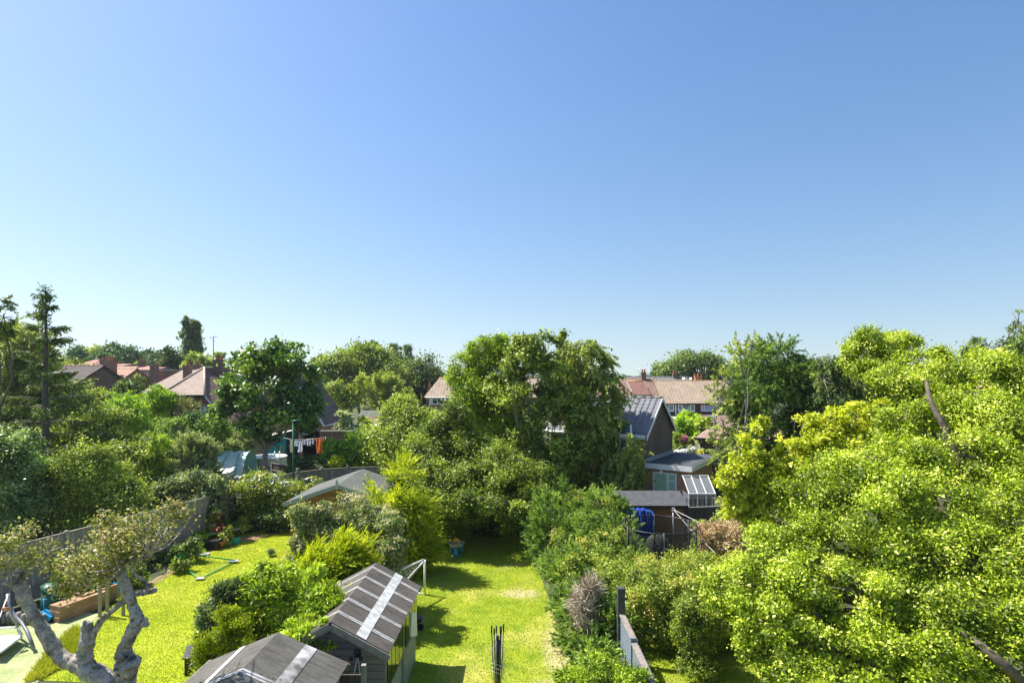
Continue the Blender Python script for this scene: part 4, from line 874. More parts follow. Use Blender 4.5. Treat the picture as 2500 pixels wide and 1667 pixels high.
T('poplar_tree', 'tall twin topped poplar beside the antenna mast', 'poplar', 105, [(457, 800, 9, 30), (478, 802, 8, 28), (457, 830, 12, 26), (477, 830, 12, 26), (468, 858, 24, 22), (488, 850, 9, 18)], 'dark', leaf=6.5, aup=1.2, nsub=22, gap=0, grow=1.0, rsub=(.25, .45))
T('tree', 'light green round tree below the tall poplar', 'tree', 88, [(488, 884, 30, 16), (508, 890, 18, 12), (470, 892, 18, 12)], 'mid', leaf=6.5)
T('tree', 'pale small tree top behind the stacked chimney', 'tree', 120, [(535, 870, 12, 8)], 'olive', leaf=6)
T('tree', 'small green tree between the two red roofs', 'tree', 110, [(335, 897, 14, 9), (318, 900, 10, 7)], 'lime', leaf=6)
T('oak_tree', 'broad oak on the skyline right of the maple', 'tree', 85, [(862, 878, 48, 30), (905, 870, 40, 24), (825, 900, 40, 30), (940, 900, 40, 34), (885, 930, 60, 30), (800, 925, 26, 26)], 'mid', leaf=6.2, nsub=22)
T('oak_tree', 'dark round tree beside the white windowed tiled house', 'tree', 90, [(1020, 915, 42, 34), (1050, 940, 28, 30), (995, 925, 26, 36), (1030, 960, 40, 24)], 'dark', leaf=6.2, nsub=22)
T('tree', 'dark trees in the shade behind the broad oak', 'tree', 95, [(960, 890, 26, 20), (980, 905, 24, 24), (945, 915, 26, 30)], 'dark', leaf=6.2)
T('willow_tree', 'pale olive willow in front of the broad oak', 'willow', 67, [(915, 950, 42, 34), (950, 965, 44, 40), (880, 975, 36, 34), (925, 990, 60, 30), (975, 990, 30, 24)], 'olive', leaf=6, asp=.3, aup=.7, axlen=.7, jit=.35, vshift=.12)
T('tree', 'mid green tree between the maple and the willow', 'tree', 66, [(830, 970, 28, 32), (812, 990, 26, 24), (852, 992, 24, 20)], 'mid', leaf=6, vshift=.1)
T('tree', 'grey distant tree at the left foot of the broad oak', 'tree', 160, [(785, 880, 14, 11), (770, 884, 10, 8)], 'olive', leaf=6)
for k, (lab, q) in enumerate([('pair of small distant poplars above the broad oak', [(899, 850, 4, 14), (907, 846, 5, 14)]), ('single leaning distant poplar above the broad oak', [(916, 850, 5, 15)]),
        ('leftmost poplar of the distant skyline three', [(957, 856, 6, 16), (966, 856, 6, 15)]), ('shortest poplar of the distant skyline three', [(977, 860, 4, 13)]), ('rightmost and tallest poplar of the distant skyline three', [(993, 862, 7, 24), (997, 876, 7, 20)])]):
    T('poplar_tree', lab, 'poplar', 190, q, 'far', leaf=5, aup=1.2, group='distant poplars on the skyline', twigs=0)
T('oak_tree', 'wide domed oak rising behind the terraced roofs', 'tree', 90, [(1690, 890, 52, 24), (1655, 905, 36, 24), (1730, 900, 30, 26), (1700, 915, 60, 20)], 'dark', leaf=6.2, nsub=26, vshift=.08)
T('tree', 'small bluish tree left of the domed oak', 'tree', 130, [(1612, 905, 16, 12), (1622, 900, 14, 12)], 'far', leaf=6)
T('tree', 'low dark tree between the domed oak and the large conifer', 'tree', 95, [(1790, 905, 30, 20), (1770, 915, 22, 18), (1815, 900, 20, 16)], 'dark', leaf=6)
T('tree', 'olive tree top seen between the two large conifers', 'tree', 45, [(1975, 920, 26, 24), (1990, 895, 10, 12), (1968, 960, 26, 40)], 'lime', leaf=6)

# ------------------------------------------------------------------ trees and shrubs of the left gardens
T('spruce_tree', 'sprawling grey green larch behind the thin spruce', 'larch', 36, [(60, 830, 50, 34), (30, 880, 50, 50), (80, 910, 60, 50), (30, 960, 60, 60), (160, 980, 60, 60), (90, 1040, 90, 50), (200, 1030, 50, 50), (5, 800, 30, 22)],
  'olive', leaf=6, asp=.4, axlen=.9, aup=-.5, aout=.5, jit=.35, cover=2.4, vshift=.0, nsub=24, rsub=(.16, .3), skirt=False)
T('birch_tree', 'hanging birch branches at the left edge of the view', 'birch', 24, [(-8, 752, 30, 24), (8, 775, 22, 26), (-20, 790, 30, 36)], 'dark', leaf=6, asp=.5, axlen=.4, aup=-.8, cover=2.4)
T('tree', 'dark tree behind the thin spruce', 'tree', 50, [(150, 905, 60, 30), (110, 890, 30, 22), (195, 930, 24, 30)], 'olive', leaf=6)
T('laurel_bush', 'large dark bluish bush at the left edge behind the fence', 'bush', 22, [(40, 1160, 70, 80), (20, 1100, 50, 60), (80, 1240, 70, 60), (-10, 1240, 60, 60)], 'bluish', leaf=6.5, vshift=.10)
T('golden_shrub', 'small yellow leaved shrub beside the dark bluish bush', 'bush', 24, [(95, 1130, 34, 26), (75, 1150, 24, 24), (120, 1150, 28, 30)], 'lime', leaf=6, vshift=-.08)
T('elder_bush', 'wide mid green bush with pale flowering tips behind the fence', 'bush', 23, [(200, 1150, 70, 70), (260, 1180, 70, 70), (160, 1210, 70, 70), (230, 1240, 90, 60), (310, 1230, 50, 50)], 'mid', leaf=6.2, vshift=.10)
T('bush', 'glossy green bush below the dark clipped conifer hedge', 'bush', 26, [(350, 1120, 50, 50), (330, 1180, 60, 50), (385, 1190, 46, 50), (300, 1110, 40, 40)], 'mid', leaf=6.4, vshift=.02)
T('bush', 'bright sapling with upright shoots beside the glossy green bush', 'sapling', 26, [(392, 1085, 20, 34), (400, 1120, 22, 22)], 'bright', leaf=6, aup=.8, cover=2.2, nsub=8)
T('bush', 'leafy shrub mass under the thin spruce', 'bush', 32, [(240, 1040, 60, 50), (180, 1080, 60, 40), (270, 1090, 40, 40), (90, 1080, 60, 40)], 'mid', leaf=6.2)
T('bush', 'green creeper growing over the fence at the corner', 'bush', 25, [(470, 1180, 60, 30), (430, 1200, 50, 26), (520, 1185, 30, 24), (400, 1190, 30, 22)], 'silver', leaf=6, vshift=-.1)
T('willow_bush', 'pale silvery willow bush behind the left fence', 'bush', 26.5, [(480, 1120, 44, 40), (468, 1095, 28, 30), (505, 1165, 40, 34), (450, 1150, 40, 36)], 'silver', leaf=6.5, asp=.22, axlen=.45, aup=.8, jit=.35, vshift=.05)
T('conifer_hedge', 'dark green clipped conifer hedge below the cordylines', 'hedge', 38, [(430, 1050, 50, 34), (485, 1045, 46, 34), (390, 1070, 50, 34), (450, 1090, 70, 40), (530, 1060, 28, 40)], 'cypress', leaf=6, asp=.4, vshift=-.02)
T('tree', 'bright lime green tree in front of the red roofed houses', 'tree', 40, [(300, 1000, 34, 34), (335, 1005, 34, 34), (315, 1040, 46, 34), (360, 1040, 26, 30), (285, 1030, 26, 24)], 'lime', leaf=6, vshift=-.04)
T('conifer_tree', 'yellow green young conifer beside the lime green tree', 'conifer', 43, [(383, 960, 14, 20), (385, 980, 30, 20), (375, 1000, 34, 18), (410, 975, 16, 14)], 'lime', leaf=6, asp=.35, aout=1, aup=.5, vshift=-.12)
T('tree', 'thin dark shrub with upright branches before the red house', 'tree', 46, [(306, 930, 12, 18), (325, 925, 10, 24), (330, 955, 20, 20), (305, 955, 20, 18), (345, 940, 8, 26)], 'dark', leaf=6, aup=.8, cover=2.6)
T('bush', 'green shrub under the red house left gable', 'bush', 44, [(230, 975, 30, 26), (260, 1000, 40, 34), (210, 1000, 30, 30)], 'mid', leaf=6)
T('bush', 'red brick house creeper and pale shrub below the bungalow gable', 'bush', 41, [(590, 1090, 34, 40), (615, 1065, 22, 34), (560, 1110, 34, 26), (625, 1110, 20, 26)], 'silver', leaf=6, asp=.35, aup=.7, axlen=.5, vshift=.06)
T('bush', 'dark conifer beside the bungalow gable wall', 'bush', 42, [(545, 1050, 22, 30), (560, 1080, 24, 24), (530, 1085, 24, 26)], 'cypress', leaf=6)
T('maple_tree', 'dark glossy maple with a bare grey trunk behind the pool fence', 'maple', 37,
  [(650, 880, 60, 42), (600, 880, 40, 30), (705, 880, 44, 40), (735, 940, 50, 50), (640, 950, 80, 60), (590, 1010, 60, 34), (555, 1000, 34, 22), (700, 1000, 70, 50), (755, 1005, 36, 36), (650, 1050, 50, 34), (715, 1050, 50, 28), (570, 950, 30, 30), (535, 1000, 20, 14)],
  'maple', leaf=8.5, asp=.75, nsub=20, rsub=(.2, .42), cover=3.4, lie=.7, jit=1.0, flat=.6, cr=1.0, m=24, gap=.45, base=(-15.9, 37), tr=.17, bark=BARKL, twigs=50, fill=.05)
# the row of shrubs round the back of the left garden
T('rose_bush', 'big yellow green shrub dotted with cream roses by the left fence', 'bush', 27, [(640, 1195, 55, 45), (600, 1210, 44, 40), (690, 1210, 46, 40), (640, 1240, 70, 40), (580, 1240, 30, 30)], 'hedge', leaf=6.4, vshift=-.1, base=(-12.0, 27.0))
T('dark_shrub', 'low dark shrub at the foot of the cream rose bush', 'bush', 26, [(625, 1270, 40, 20), (680, 1262, 30, 18)], 'bluish', leaf=6, vshift=-.15)
T('bush', 'broad light green bush right of the washing line', 'bush', 37, [(830, 1090, 44, 36), (860, 1070, 40, 34), (900, 1080, 40, 40), (810, 1120, 30, 24), (870, 1115, 50, 30)], 'lime', leaf=6, vshift=-.16)
T('bush', 'young tree with upright shoots above the light green bush', 'tree', 36, [(895, 1035, 16, 24), (890, 1060, 24, 24), (930, 1060, 26, 26)], 'bright', leaf=6.5, aup=.7, vshift=-.15)
T('golden_shrub', 'small golden shrub under the orange towel', 'bush', 34.6, [(822, 1124, 15, 12), (826, 1134, 12, 9)], 'gold', leaf=5.5)
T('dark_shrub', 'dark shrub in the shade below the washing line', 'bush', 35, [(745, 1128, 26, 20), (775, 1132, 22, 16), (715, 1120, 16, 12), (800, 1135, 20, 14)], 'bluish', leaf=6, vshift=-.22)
T('bush', 'pale flowering shrub in front of the black shed', 'bush', 50, [(840, 1012, 20, 8), (850, 1020, 14, 8)], 'silver', leaf=5.5, vshift=.1)
T('tree', 'tall leafy tree at the left of the central clump', 'tree', 33, [(1000, 1035, 50, 38), (1040, 1040, 44, 40), (965, 1050, 46, 50), (1030, 1070, 70, 60), (985, 1100, 60, 50), (940, 1080, 36, 44), (955, 1120, 40, 40), (985, 985, 20, 20)], 'mid', leaf=6.2, vshift=.12, nsub=22)

# ------------------------------------------------------------------ the central clump behind the lawn
T('ash_tree', 'tall ash with feathery bright leaves left in the central clump', 'tree', 29,
  [(1175, 860, 36, 40), (1215, 852, 30, 36), (1140, 910, 50, 44), (1200, 920, 60, 60), (1150, 980, 60, 60), (1220, 1000, 70, 70), (1130, 930, 30, 50), (1180, 1080, 80, 60), (1110, 905, 16, 14)],
  'bright', leaf=7, asp=.32, aup=.35, vshift=-.08, nsub=24, rsub=(.18, .34), cover=3.2, twigs=60)
T('sycamore_tree', 'open topped sycamore in the middle of the central clump', 'tree', 27.5,
  [(1350, 940, 60, 60), (1370, 1020, 60, 60), (1385, 1110, 60, 60), (1240, 940, 40, 60), (1330, 850, 40, 34), (1290, 862, 42, 40), (1342, 836, 24, 26), (1285, 885, 34, 34), (1370, 825, 18, 22), (1260, 855, 12, 12), (1310, 930, 60, 50), (1290, 1010, 70, 60), (1330, 1090, 80, 60), (1260, 1090, 60, 60), (1320, 1170, 90, 60), (1330, 1230, 80, 50)],
  'mid', leaf=7.5, asp=.7, nsub=20, rsub=(.18, .34), cover=3.0, jit=1, twigs=60, vshift=.0, bark=BARKL)
T('birch_tree', 'drooping birch right in the central clump beside the dark roofed house', 'birch', 28.5,
  [(1400, 920, 50, 50), (1400, 1000, 50, 60), (1430, 870, 60, 40), (1400, 850, 34, 26), (1475, 900, 34, 40), (1440, 950, 66, 50), (1495, 990, 44, 50), (1450, 1040, 66, 60), (1505, 1080, 48, 50), (1460, 1130, 66, 50), (1520, 1140, 30, 40), (1430, 1190, 60, 34), (1532, 1085, 26, 44, -1.6), (1548, 1150, 20, 34, -2.0), (1505, 1180, 40, 30, -1.6)],
  'olive', leaf=6, asp=.6, axlen=.8, aup=-1.0, aout=.5, jit=.6, nsub=24, rsub=(.16, .3), cover=2.8, vshift=.02, twigs=50, bark=BARKL)
T('hawthorn_tree', 'dense round hawthorn overhanging the far end of the lawn', 'tree', 26,
  [(1110, 1265, 90, 46, -1.8), (1210, 1245, 80, 46, -1.8), (1070, 1235, 70, 40, -3), (1170, 1230, 74, 40, -3.2), (1265, 1245, 56, 42, -2.6), (1090, 1180, 80, 50, -1.6), (1190, 1165, 80, 50, -1.6), (1280, 1170, 70, 50, -1.6), (1120, 1060, 60, 60), (1200, 1130, 80, 60), (1270, 1190, 70, 60), (1060, 1100, 70, 50), (1010, 1150, 60, 50), (1090, 1150, 80, 60), (1130, 1210, 90, 60), (1060, 1230, 70, 60), (1170, 1270, 90, 50), (1090, 1290, 60, 40), (1210, 1220, 60, 60), (1250, 1280, 40, 40)],
  'mid', leaf=6, vshift=-.13, nsub=26, rsub=(.18, .34), cover=4.2, base=(-2.2, 28))
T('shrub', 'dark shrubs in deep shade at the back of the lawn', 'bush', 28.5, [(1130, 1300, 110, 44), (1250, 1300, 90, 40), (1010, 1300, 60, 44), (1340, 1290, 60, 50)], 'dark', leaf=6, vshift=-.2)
# golden conifers and shrubs between the two gardens
T('golden_conifer', 'tall golden conifer with feathery sprays beside the playhouse', 'conifer', 20.5,
  [(985, 1165, 26, 40), (960, 1215, 46, 40), (1000, 1230, 44, 40), (1005, 1290, 46, 40), (955, 1270, 50, 40), (1030, 1335, 36, 22), (925, 1210, 30, 24), (1000, 1350, 34, 24)],
  'gold', leaf=8, asp=.2, axlen=.55, aout=1, aup=.25, wind=(.25, 0, 0), jit=.25, nsub=22, cover=3.6, m=34, lie=.9, grow=.93)
T('golden_conifer', 'low spreading golden juniper behind the long shed', 'conifer', 15.8,
  [(800, 1360, 60, 34), (850, 1355, 46, 30), (770, 1385, 44, 30), (895, 1345, 30, 16), (830, 1395, 60, 24)],
  'gold', leaf=9, asp=.18, axlen=.5, aout=.5, aup=.5, wind=(.75, 0, 0), jit=.22, nsub=20, cover=4.2, m=34, lie=.9, vshift=-.03)
ab = T('abelia_bush', 'arching shrub with tiny pale pink flowers in front of the playhouse', 'bush', 17.2,
  [(880, 1270, 60, 50), (920, 1310, 46, 50), (830, 1300, 50, 50), (770, 1300, 40, 44), (735, 1270, 40, 40), (740, 1340, 40, 40), (860, 1340, 60, 40), (790, 1250, 34, 26), (945, 1350, 34, 30), (952, 1280, 36, 44, -.8), (958, 1335, 34, 34, -1.4)],
  'pinkish', leaf=6, vshift=-.05, nsub=24, rsub=(.18, .34), cover=3.8)
T('laurel_bush', 'bright glossy laurel bush between the sheds', 'bush', 13.6,
  [(650, 1430, 60, 50), (700, 1440, 60, 55), (755, 1460, 56, 56), (790, 1500, 44, 50), (640, 1490, 66, 50), (720, 1520, 80, 50), (620, 1530, 40, 36), (660, 1390, 20, 26), (700, 1398, 22, 24), (770, 1400, 24, 20), (785, 1475, 44, 44, -1.6), (775, 1525, 44, 40, -2.2), (730, 1555, 50, 32, -2.4), (812, 1515, 22, 22, -2.2), (762, 1562, 40, 34, -2.7), (796, 1545, 24, 28, -2.7), (800, 1450, 30, 34, -1.4)],
  'bright', leaf=10, asp=.36, aup=.7, vshift=.0, nsub=22, cover=4.0, jit=.5)
T('mahonia_bush', 'very dark spiky leaved bush left of the laurel', 'bush', 13.2, [(535, 1480, 40, 36), (560, 1450, 36, 30), (510, 1510, 30, 30), (545, 1520, 44, 34)], 'bluish', leaf=11, asp=.2, aup=.4, vshift=-.3)
T('golden_conifer', 'small yellow green conifer in front of the dark spiky bush', 'conifer', 12.4, [(520, 1570, 44, 24), (560, 1540, 44, 34), (590, 1570, 44, 30), (545, 1500, 26, 22), (500, 1545, 22, 16)], 'gold', leaf=7, asp=.3, aup=.4, vshift=-.2, jit=.4)

# ------------------------------------------------------------------ hedges between the lawn and the right garden
T('conifer_hedge', 'overgrown feathery conifer hedge along the right of the lawn', 'hedge', 18,
  [(1340, 1240, 44, 40, 4), (1400, 1230, 70, 50, 4), (1470, 1260, 60, 60, 3), (1340, 1310, 50, 60, 3), (1400, 1320, 80, 70, 2), (1490, 1320, 70, 50, 1.5), (1540, 1370, 50, 50, 0), (1390, 1410, 60, 70, 0), (1450, 1400, 90, 60, 0), (1530, 1400, 60, 50, -.8),
   (1420, 1480, 66, 70, -2), (1480, 1470, 70, 60, -2), (1460, 1560, 60, 50, -3.6), (1500, 1540, 50, 50, -3.4), (1410, 1545, 44, 50, -3.2), (1440, 1600, 44, 40, -4.4), (1385, 1480, 30, 50, -1.5)],
  'cypress', leaf=8, asp=.25, axlen=.4, aup=.25, aout=.9, jit=.35, vshift=.04, nsub=26, rsub=(.18, .34), cover=3.6, twigs=30, base=(2.3, 17))
T('bramble', 'light green leafy climber spreading over the conifer hedge', 'climber', 17.6, [(1420, 1225, 60, 26, 4.2), (1470, 1240, 50, 36, 3), (1500, 1310, 46, 30, 1), (1380, 1310, 40, 30, 2), (1500, 1390, 60, 34, -1.2), (1440, 1350, 60, 30, .5), (1390, 1385, 30, 30, -1)], 'hedge', leaf=6.5, vshift=-.02, cover=1.9, base=(2.4, 18))
T('dead_climber', 'ball of dry grey brown twigs on the lawn side of the hedge', 'climber', 15.2, [(1436, 1466, 34, 48, -.2), (1425, 1498, 30, 38, -.6), (1450, 1430, 26, 24, 0)], 'dead', leaf=24, asp=.07, jit=1, lie=0, cover=1.7, gap=0, grow=1.05, leafn='crown', base=(1.95, 15.2), vshift=.0)
T('dead_climber', 'rusty brown dead sprig high on the conifer hedge', 'twigs', 20.4, [(1355, 1300, 12, 8), (1366, 1312, 8, 8)], 'straw', leaf=7, asp=.25, vshift=-.35, twigs=0)
hl = [(x, y, 1.52, .52, .55, .45) for x in np.linspace(3.45, 7.9, 9) for y in (14.75, 15.5, 16.25)]+[(x, y, .8, .5, .5, .6) for x in np.linspace(4.6, 7.9, 6) for y in (14.8, 15.6, 16.3)]+[(3.6, 15.9, .8, .5, .5, .6)]
T('clipped_hedge', 'clipped flat topped hedge with browned top across the right garden', 'hedge', 15.5, hl, 'hedge', leaf=5.8, cover=3.0, nsub=14, rsub=(.25, .5), vshift=.02, world=True, gap=.4, twigs=20)
T('ivy_column', 'old tree stump cloaked in dark ivy under the clipped hedge', 'ivy', 13.6, [(1690, 1500, 50, 44), (1700, 1560, 34, 60), (1690, 1620, 34, 60), (1720, 1650, 30, 50), (1670, 1545, 20, 50), (1740, 1540, 24, 50)], 'hedge', leaf=6, vshift=-.2, cover=3.2, grow=1.0)
T('bush', 'bright green shrub at the lower edge beside the slatted fence', 'bush', 11.2, [(1450, 1640, 70, 34), (1520, 1650, 60, 36), (1400, 1665, 50, 30), (1480, 1690, 110, 40), (1560, 1670, 30, 34)], 'bright', leaf=8, asp=.4, aup=.6, vshift=-.1, base=(1.8, 11.3))
T('dead_bush', 'heap of straw coloured dead branches behind the clipped hedge', 'dead bush', 18.4, [(1765, 1325, 46, 34), (1800, 1340, 40, 34), (1735, 1315, 34, 30), (1790, 1298, 34, 26), (1760, 1300, 30, 24)], 'straw', leaf=12, asp=.12, jit=1, lie=.1, cover=3.0, gap=.3, grow=1.0, twigs=40)
T('bush', 'low green bush in front of the dark garden fence', 'bush', 20.8, [(1710, 1285, 26, 20), (1760, 1270, 30, 20), (1795, 1275, 24, 26)], 'mid', leaf=6)

# ------------------------------------------------------------------ trees on the right
T('conifer_tree', 'large dark cypress with drooping layered sprays', 'conifer', 27,
  [(1865, 880, 46, 34), (1905, 880, 36, 36), (1870, 930, 70, 40), (1930, 930, 44, 40), (1860, 985, 80, 44), (1930, 990, 56, 44), (1890, 1050, 90, 50), (1850, 1110, 70, 50), (1920, 1110, 70, 50), (1880, 1180, 80, 50), (1945, 1050, 30, 50)],
  'cypress', leaf=7, asp=.3, axlen=.7, aup=-.55, aout=1, jit=.4, nsub=22, rsub=(.2, .34), cover=3.4, vshift=-.08, lie=.8)
T('birch_tree', 'wispy pale birch leaning in front of the dark cypress', 'birch', 24.5, [(1806, 862, 20, 26), (1836, 846, 20, 16), (1800, 836, 12, 14), (1775, 930, 26, 26), (1762, 975, 26, 36), (1768, 1040, 30, 40), (1758, 1100, 26, 30)],
  'olive', leaf=5, asp=.5, cover=1.2, vshift=.12, nsub=22, rsub=(.16, .3), twigs=90, bark=BARKL, axlen=.4, aup=.4, jit=.8)
T('conifer_tree', 'half dead conifer with bare pale branches right of the cypress', 'conifer', 25, [(2030, 890, 26, 26), (2010, 930, 30, 34), (2060, 940, 40, 44), (2030, 1000, 50, 50), (2090, 1000, 30, 50), (2040, 1060, 46, 36)],
  'spruce', leaf=7, asp=.3, axlen=.6, aup=-1, aout=.5, jit=.4, cover=1.9, vshift=.05, twigs=80, bark=BARKL)
T('conifer_tree', 'yellow green cypress behind the big bright tree', 'conifer', 29, [(2100, 900, 30, 24), (2130, 930, 60, 40), (2170, 980, 70, 50), (2110, 990, 50, 50), (2190, 1050, 60, 40)], 'olive', leaf=6.5, asp=.3, axlen=.6, aup=-.3, vshift=.1, cover=3)
T('golden_maple', 'golden yellow leaved tree on the left of the big bright tree', 'tree', 17,
  [(1855, 1040, 14, 30), (1850, 1100, 34, 34), (1800, 1130, 50, 40), (1800, 1180, 50, 46), (1850, 1170, 60, 50), (1960, 1040, 34, 34), (2000, 1060, 50, 46), (1930, 1110, 60, 50), (2050, 1020, 40, 36), (2110, 1010, 40, 34), (2080, 1080, 70, 50), (1990, 1150, 80, 50),
   (1900, 1230, 70, 50), (1835, 1250, 40, 34), (2150, 1070, 34, 44), (1940, 1025, 14, 20), (2150, 990, 20, 22), (1900, 1170, 60, 50), (1850, 1225, 54, 40), (1940, 1170, 60, 50), (1835, 1085, 26, 34), (1990, 1100, 60, 40), (1880, 1110, 50, 40), (1790, 1230, 36, 34)],
  'acid', leaf=11, asp=.45, aup=-.6, jit=.55, nsub=24, rsub=(.2, .4), cover=4.2, gap=.42, base=(8.2, 17.6))
T('tree', 'shaded tree filling the gap behind the huge oak', 'tree', 26, [(2330, 1070, 110, 70), (2450, 1050, 90, 80), (2240, 1120, 80, 60)], 'dark', leaf=6, cover=2.5)
T('dark_tree', 'dark oak with a tall thin spire at the right edge', 'tree', 23, [(2488, 790, 12, 40), (2495, 850, 22, 50), (2440, 850, 24, 24), (2470, 900, 40, 44), (2390, 845, 16, 24), (2400, 880, 40, 30), (2480, 960, 50, 50), (2360, 855, 10, 16)], 'dark', leaf=6, cover=2.6, vshift=.1, twigs=60)
T('big_oak_tree', 'huge bright green oak filling the right of the view', 'oak', 12,
  [(2130, 835, 50, 32, 4), (2190, 850, 60, 36, 4), (2080, 855, 24, 20, 4), (2240, 890, 70, 44, 3), (2120, 890, 50, 36, 4), (2320, 920, 60, 44, 2.5), (2290, 870, 26, 20, 3), (2400, 900, 70, 50, 2), (2470, 930, 60, 60, 1.5), (2190, 940, 60, 44, 3), (2260, 980, 80, 60, 2),
   (2370, 1000, 80, 60, 1.5), (2460, 1040, 80, 80, 1), (2200, 1030, 60, 50, 2), (2160, 1120, 70, 60, 1.5), (2250, 1130, 80, 60, 1), (2400, 1130, 90, 70, .5), (2060, 1170, 80, 60, 1), (1980, 1210, 80, 50, 1), (2140, 1220, 100, 70, 0), (2290, 1240, 110, 80, 0), (2450, 1230, 90, 90, 0),
   (1940, 1290, 90, 50, .5), (2050, 1310, 100, 70, 0), (1900, 1340, 80, 50, 0), (2180, 1340, 110, 70, -.5), (2330, 1360, 110, 80, -.8), (2470, 1370, 80, 90, -1), (1850, 1410, 80, 50, -.5), (1960, 1410, 90, 60, -.6), (1780, 1440, 60, 50, -.6), (2090, 1440, 100, 60, -1),
   (2230, 1470, 100, 70, -1.2), (2380, 1490, 110, 80, -1.6), (1870, 1510, 80, 60, -1), (1990, 1520, 70, 60, -1.2), (1860, 1600, 60, 60, -1.2), (2480, 1520, 70, 90, -2), (2120, 1570, 60, 50, -1.6), (2280, 1590, 100, 70, -2), (1920, 1640, 80, 50, -1.4), (2060, 1660, 80, 50, -1.8), (2440, 1620, 80, 60, -2.2), (2180, 1660, 80, 50, -2)],
  'oak', leaf=8.2, asp=.5, nsub=30, rsub=(.2, .42), cover=4.8, gap=.52, gsize=5.4, vshift=-.05, twigs=100, grow=1.06, skip=(0, 2, 4), limbs=(((2262, 930, 4, 1.6), (2268, 968, 5, 1.3), (2282, 1000, 6.5, 1.1), (2306, 1041, 8, .9), (2325, 1075, 9, .9), (2345, 1118, 10, .8), (2352, 1200, 11, .8)), ((2300, 1500, 3, -1.6), (2350, 1545, 7, -2.2), (2390, 1570, 9, -2.4), (2430, 1605, 11, -2.6), (2500, 1667, 15, -2.6)), ((2010, 1560, 6, -1.6), (2040, 1585, 7, -1.5), (2070, 1600, 8, -1.4)), ((2128, 1590, 8, -1.8), (2135, 1640, 8, -1.8))), base=(9.3, 12.5), tr=.32, bark=BARK, fill=.04)

# ------------------------------------------------------------------ a thin spruce (trunk, whorled branches, needles)
def spruce():
    Y = 30; b = P(110, 1085, Y); x = b.x; zt = Z(700, Y); rg = random.Random(4); rng = np.random.default_rng(4)
    root = empty('spruce_tree', (x, Y, 0), 'thin ragged spruce with bare trunk showing and upright leader', 'spruce')
    m = MB(); m.tube([(0, 0, 0), (.05, 0, 3), (0, 0, 6), (.06, 0, 9), (.02, 0, zt)], [.2, .17, .13, .08, .02], 8, wob=.06)
    pos = []; ax = []
    z = 2.4
    while z < zt-.3:
        t = z/zt; n = 5
        for k in range(n):
            an = rg.uniform(0, 2*math.pi); L = (2.1*(1-t)**.7+.3)*rg.uniform(.5, 1.15)*(1.45 if z < 6 else 1)
            if 5.5 < z < 8.2 and rg.random() < .3: L *= .5
            up = .5*t+.05; pts = []
            for i in range(7):
                s = i/6; pts.append(Vector((math.cos(an)*L*s, math.sin(an)*L*s, z+L*(up*s-.45*s*s+.25*s**3))))
            m.tube(pts, [.03*(1-t)+.012-.007*i/6*1.0 for i in range(7)], 5)
            for q in range(int(80*L)):
                s = rg.uniform(.15, 1)**.7; i = min(5, int(s*6)); p = pts[i].lerp(pts[i+1], s*6-i) + Vector((rg.gauss(0, .09), rg.gauss(0, .09), -abs(rg.gauss(0, .15))))*(.5+.4*L)
                pos.append(p); ax.append(Vector((math.cos(an)*.5+rg.gauss(0, .5), math.sin(an)*.5+rg.gauss(0, .5), -.55+rg.gauss(0, .35))))
        z += rg.uniform(.42, .75)
    for q in range(260):
        zz = rg.uniform(zt-2.2, zt+.05); pos.append(Vector((rg.gauss(0, .12), rg.gauss(0, .12), zz))); ax.append(Vector((rg.gauss(0, .6), rg.gauss(0, .6), .5)))
    m.build('trunk', BARK, root); pos = np.array(pos); ax = unit(np.array(ax)); n = len(pos)
    for rep in range(1):
        leaf_mesh('crown', LM['spruce'], root, pos, ax, unit(rng.normal(size=(n, 3))+[0, 0, .6]), rng.uniform(.16, .34, n), rng.uniform(.05, .09, n), .5+.18*rng.normal(size=n))
spruce()

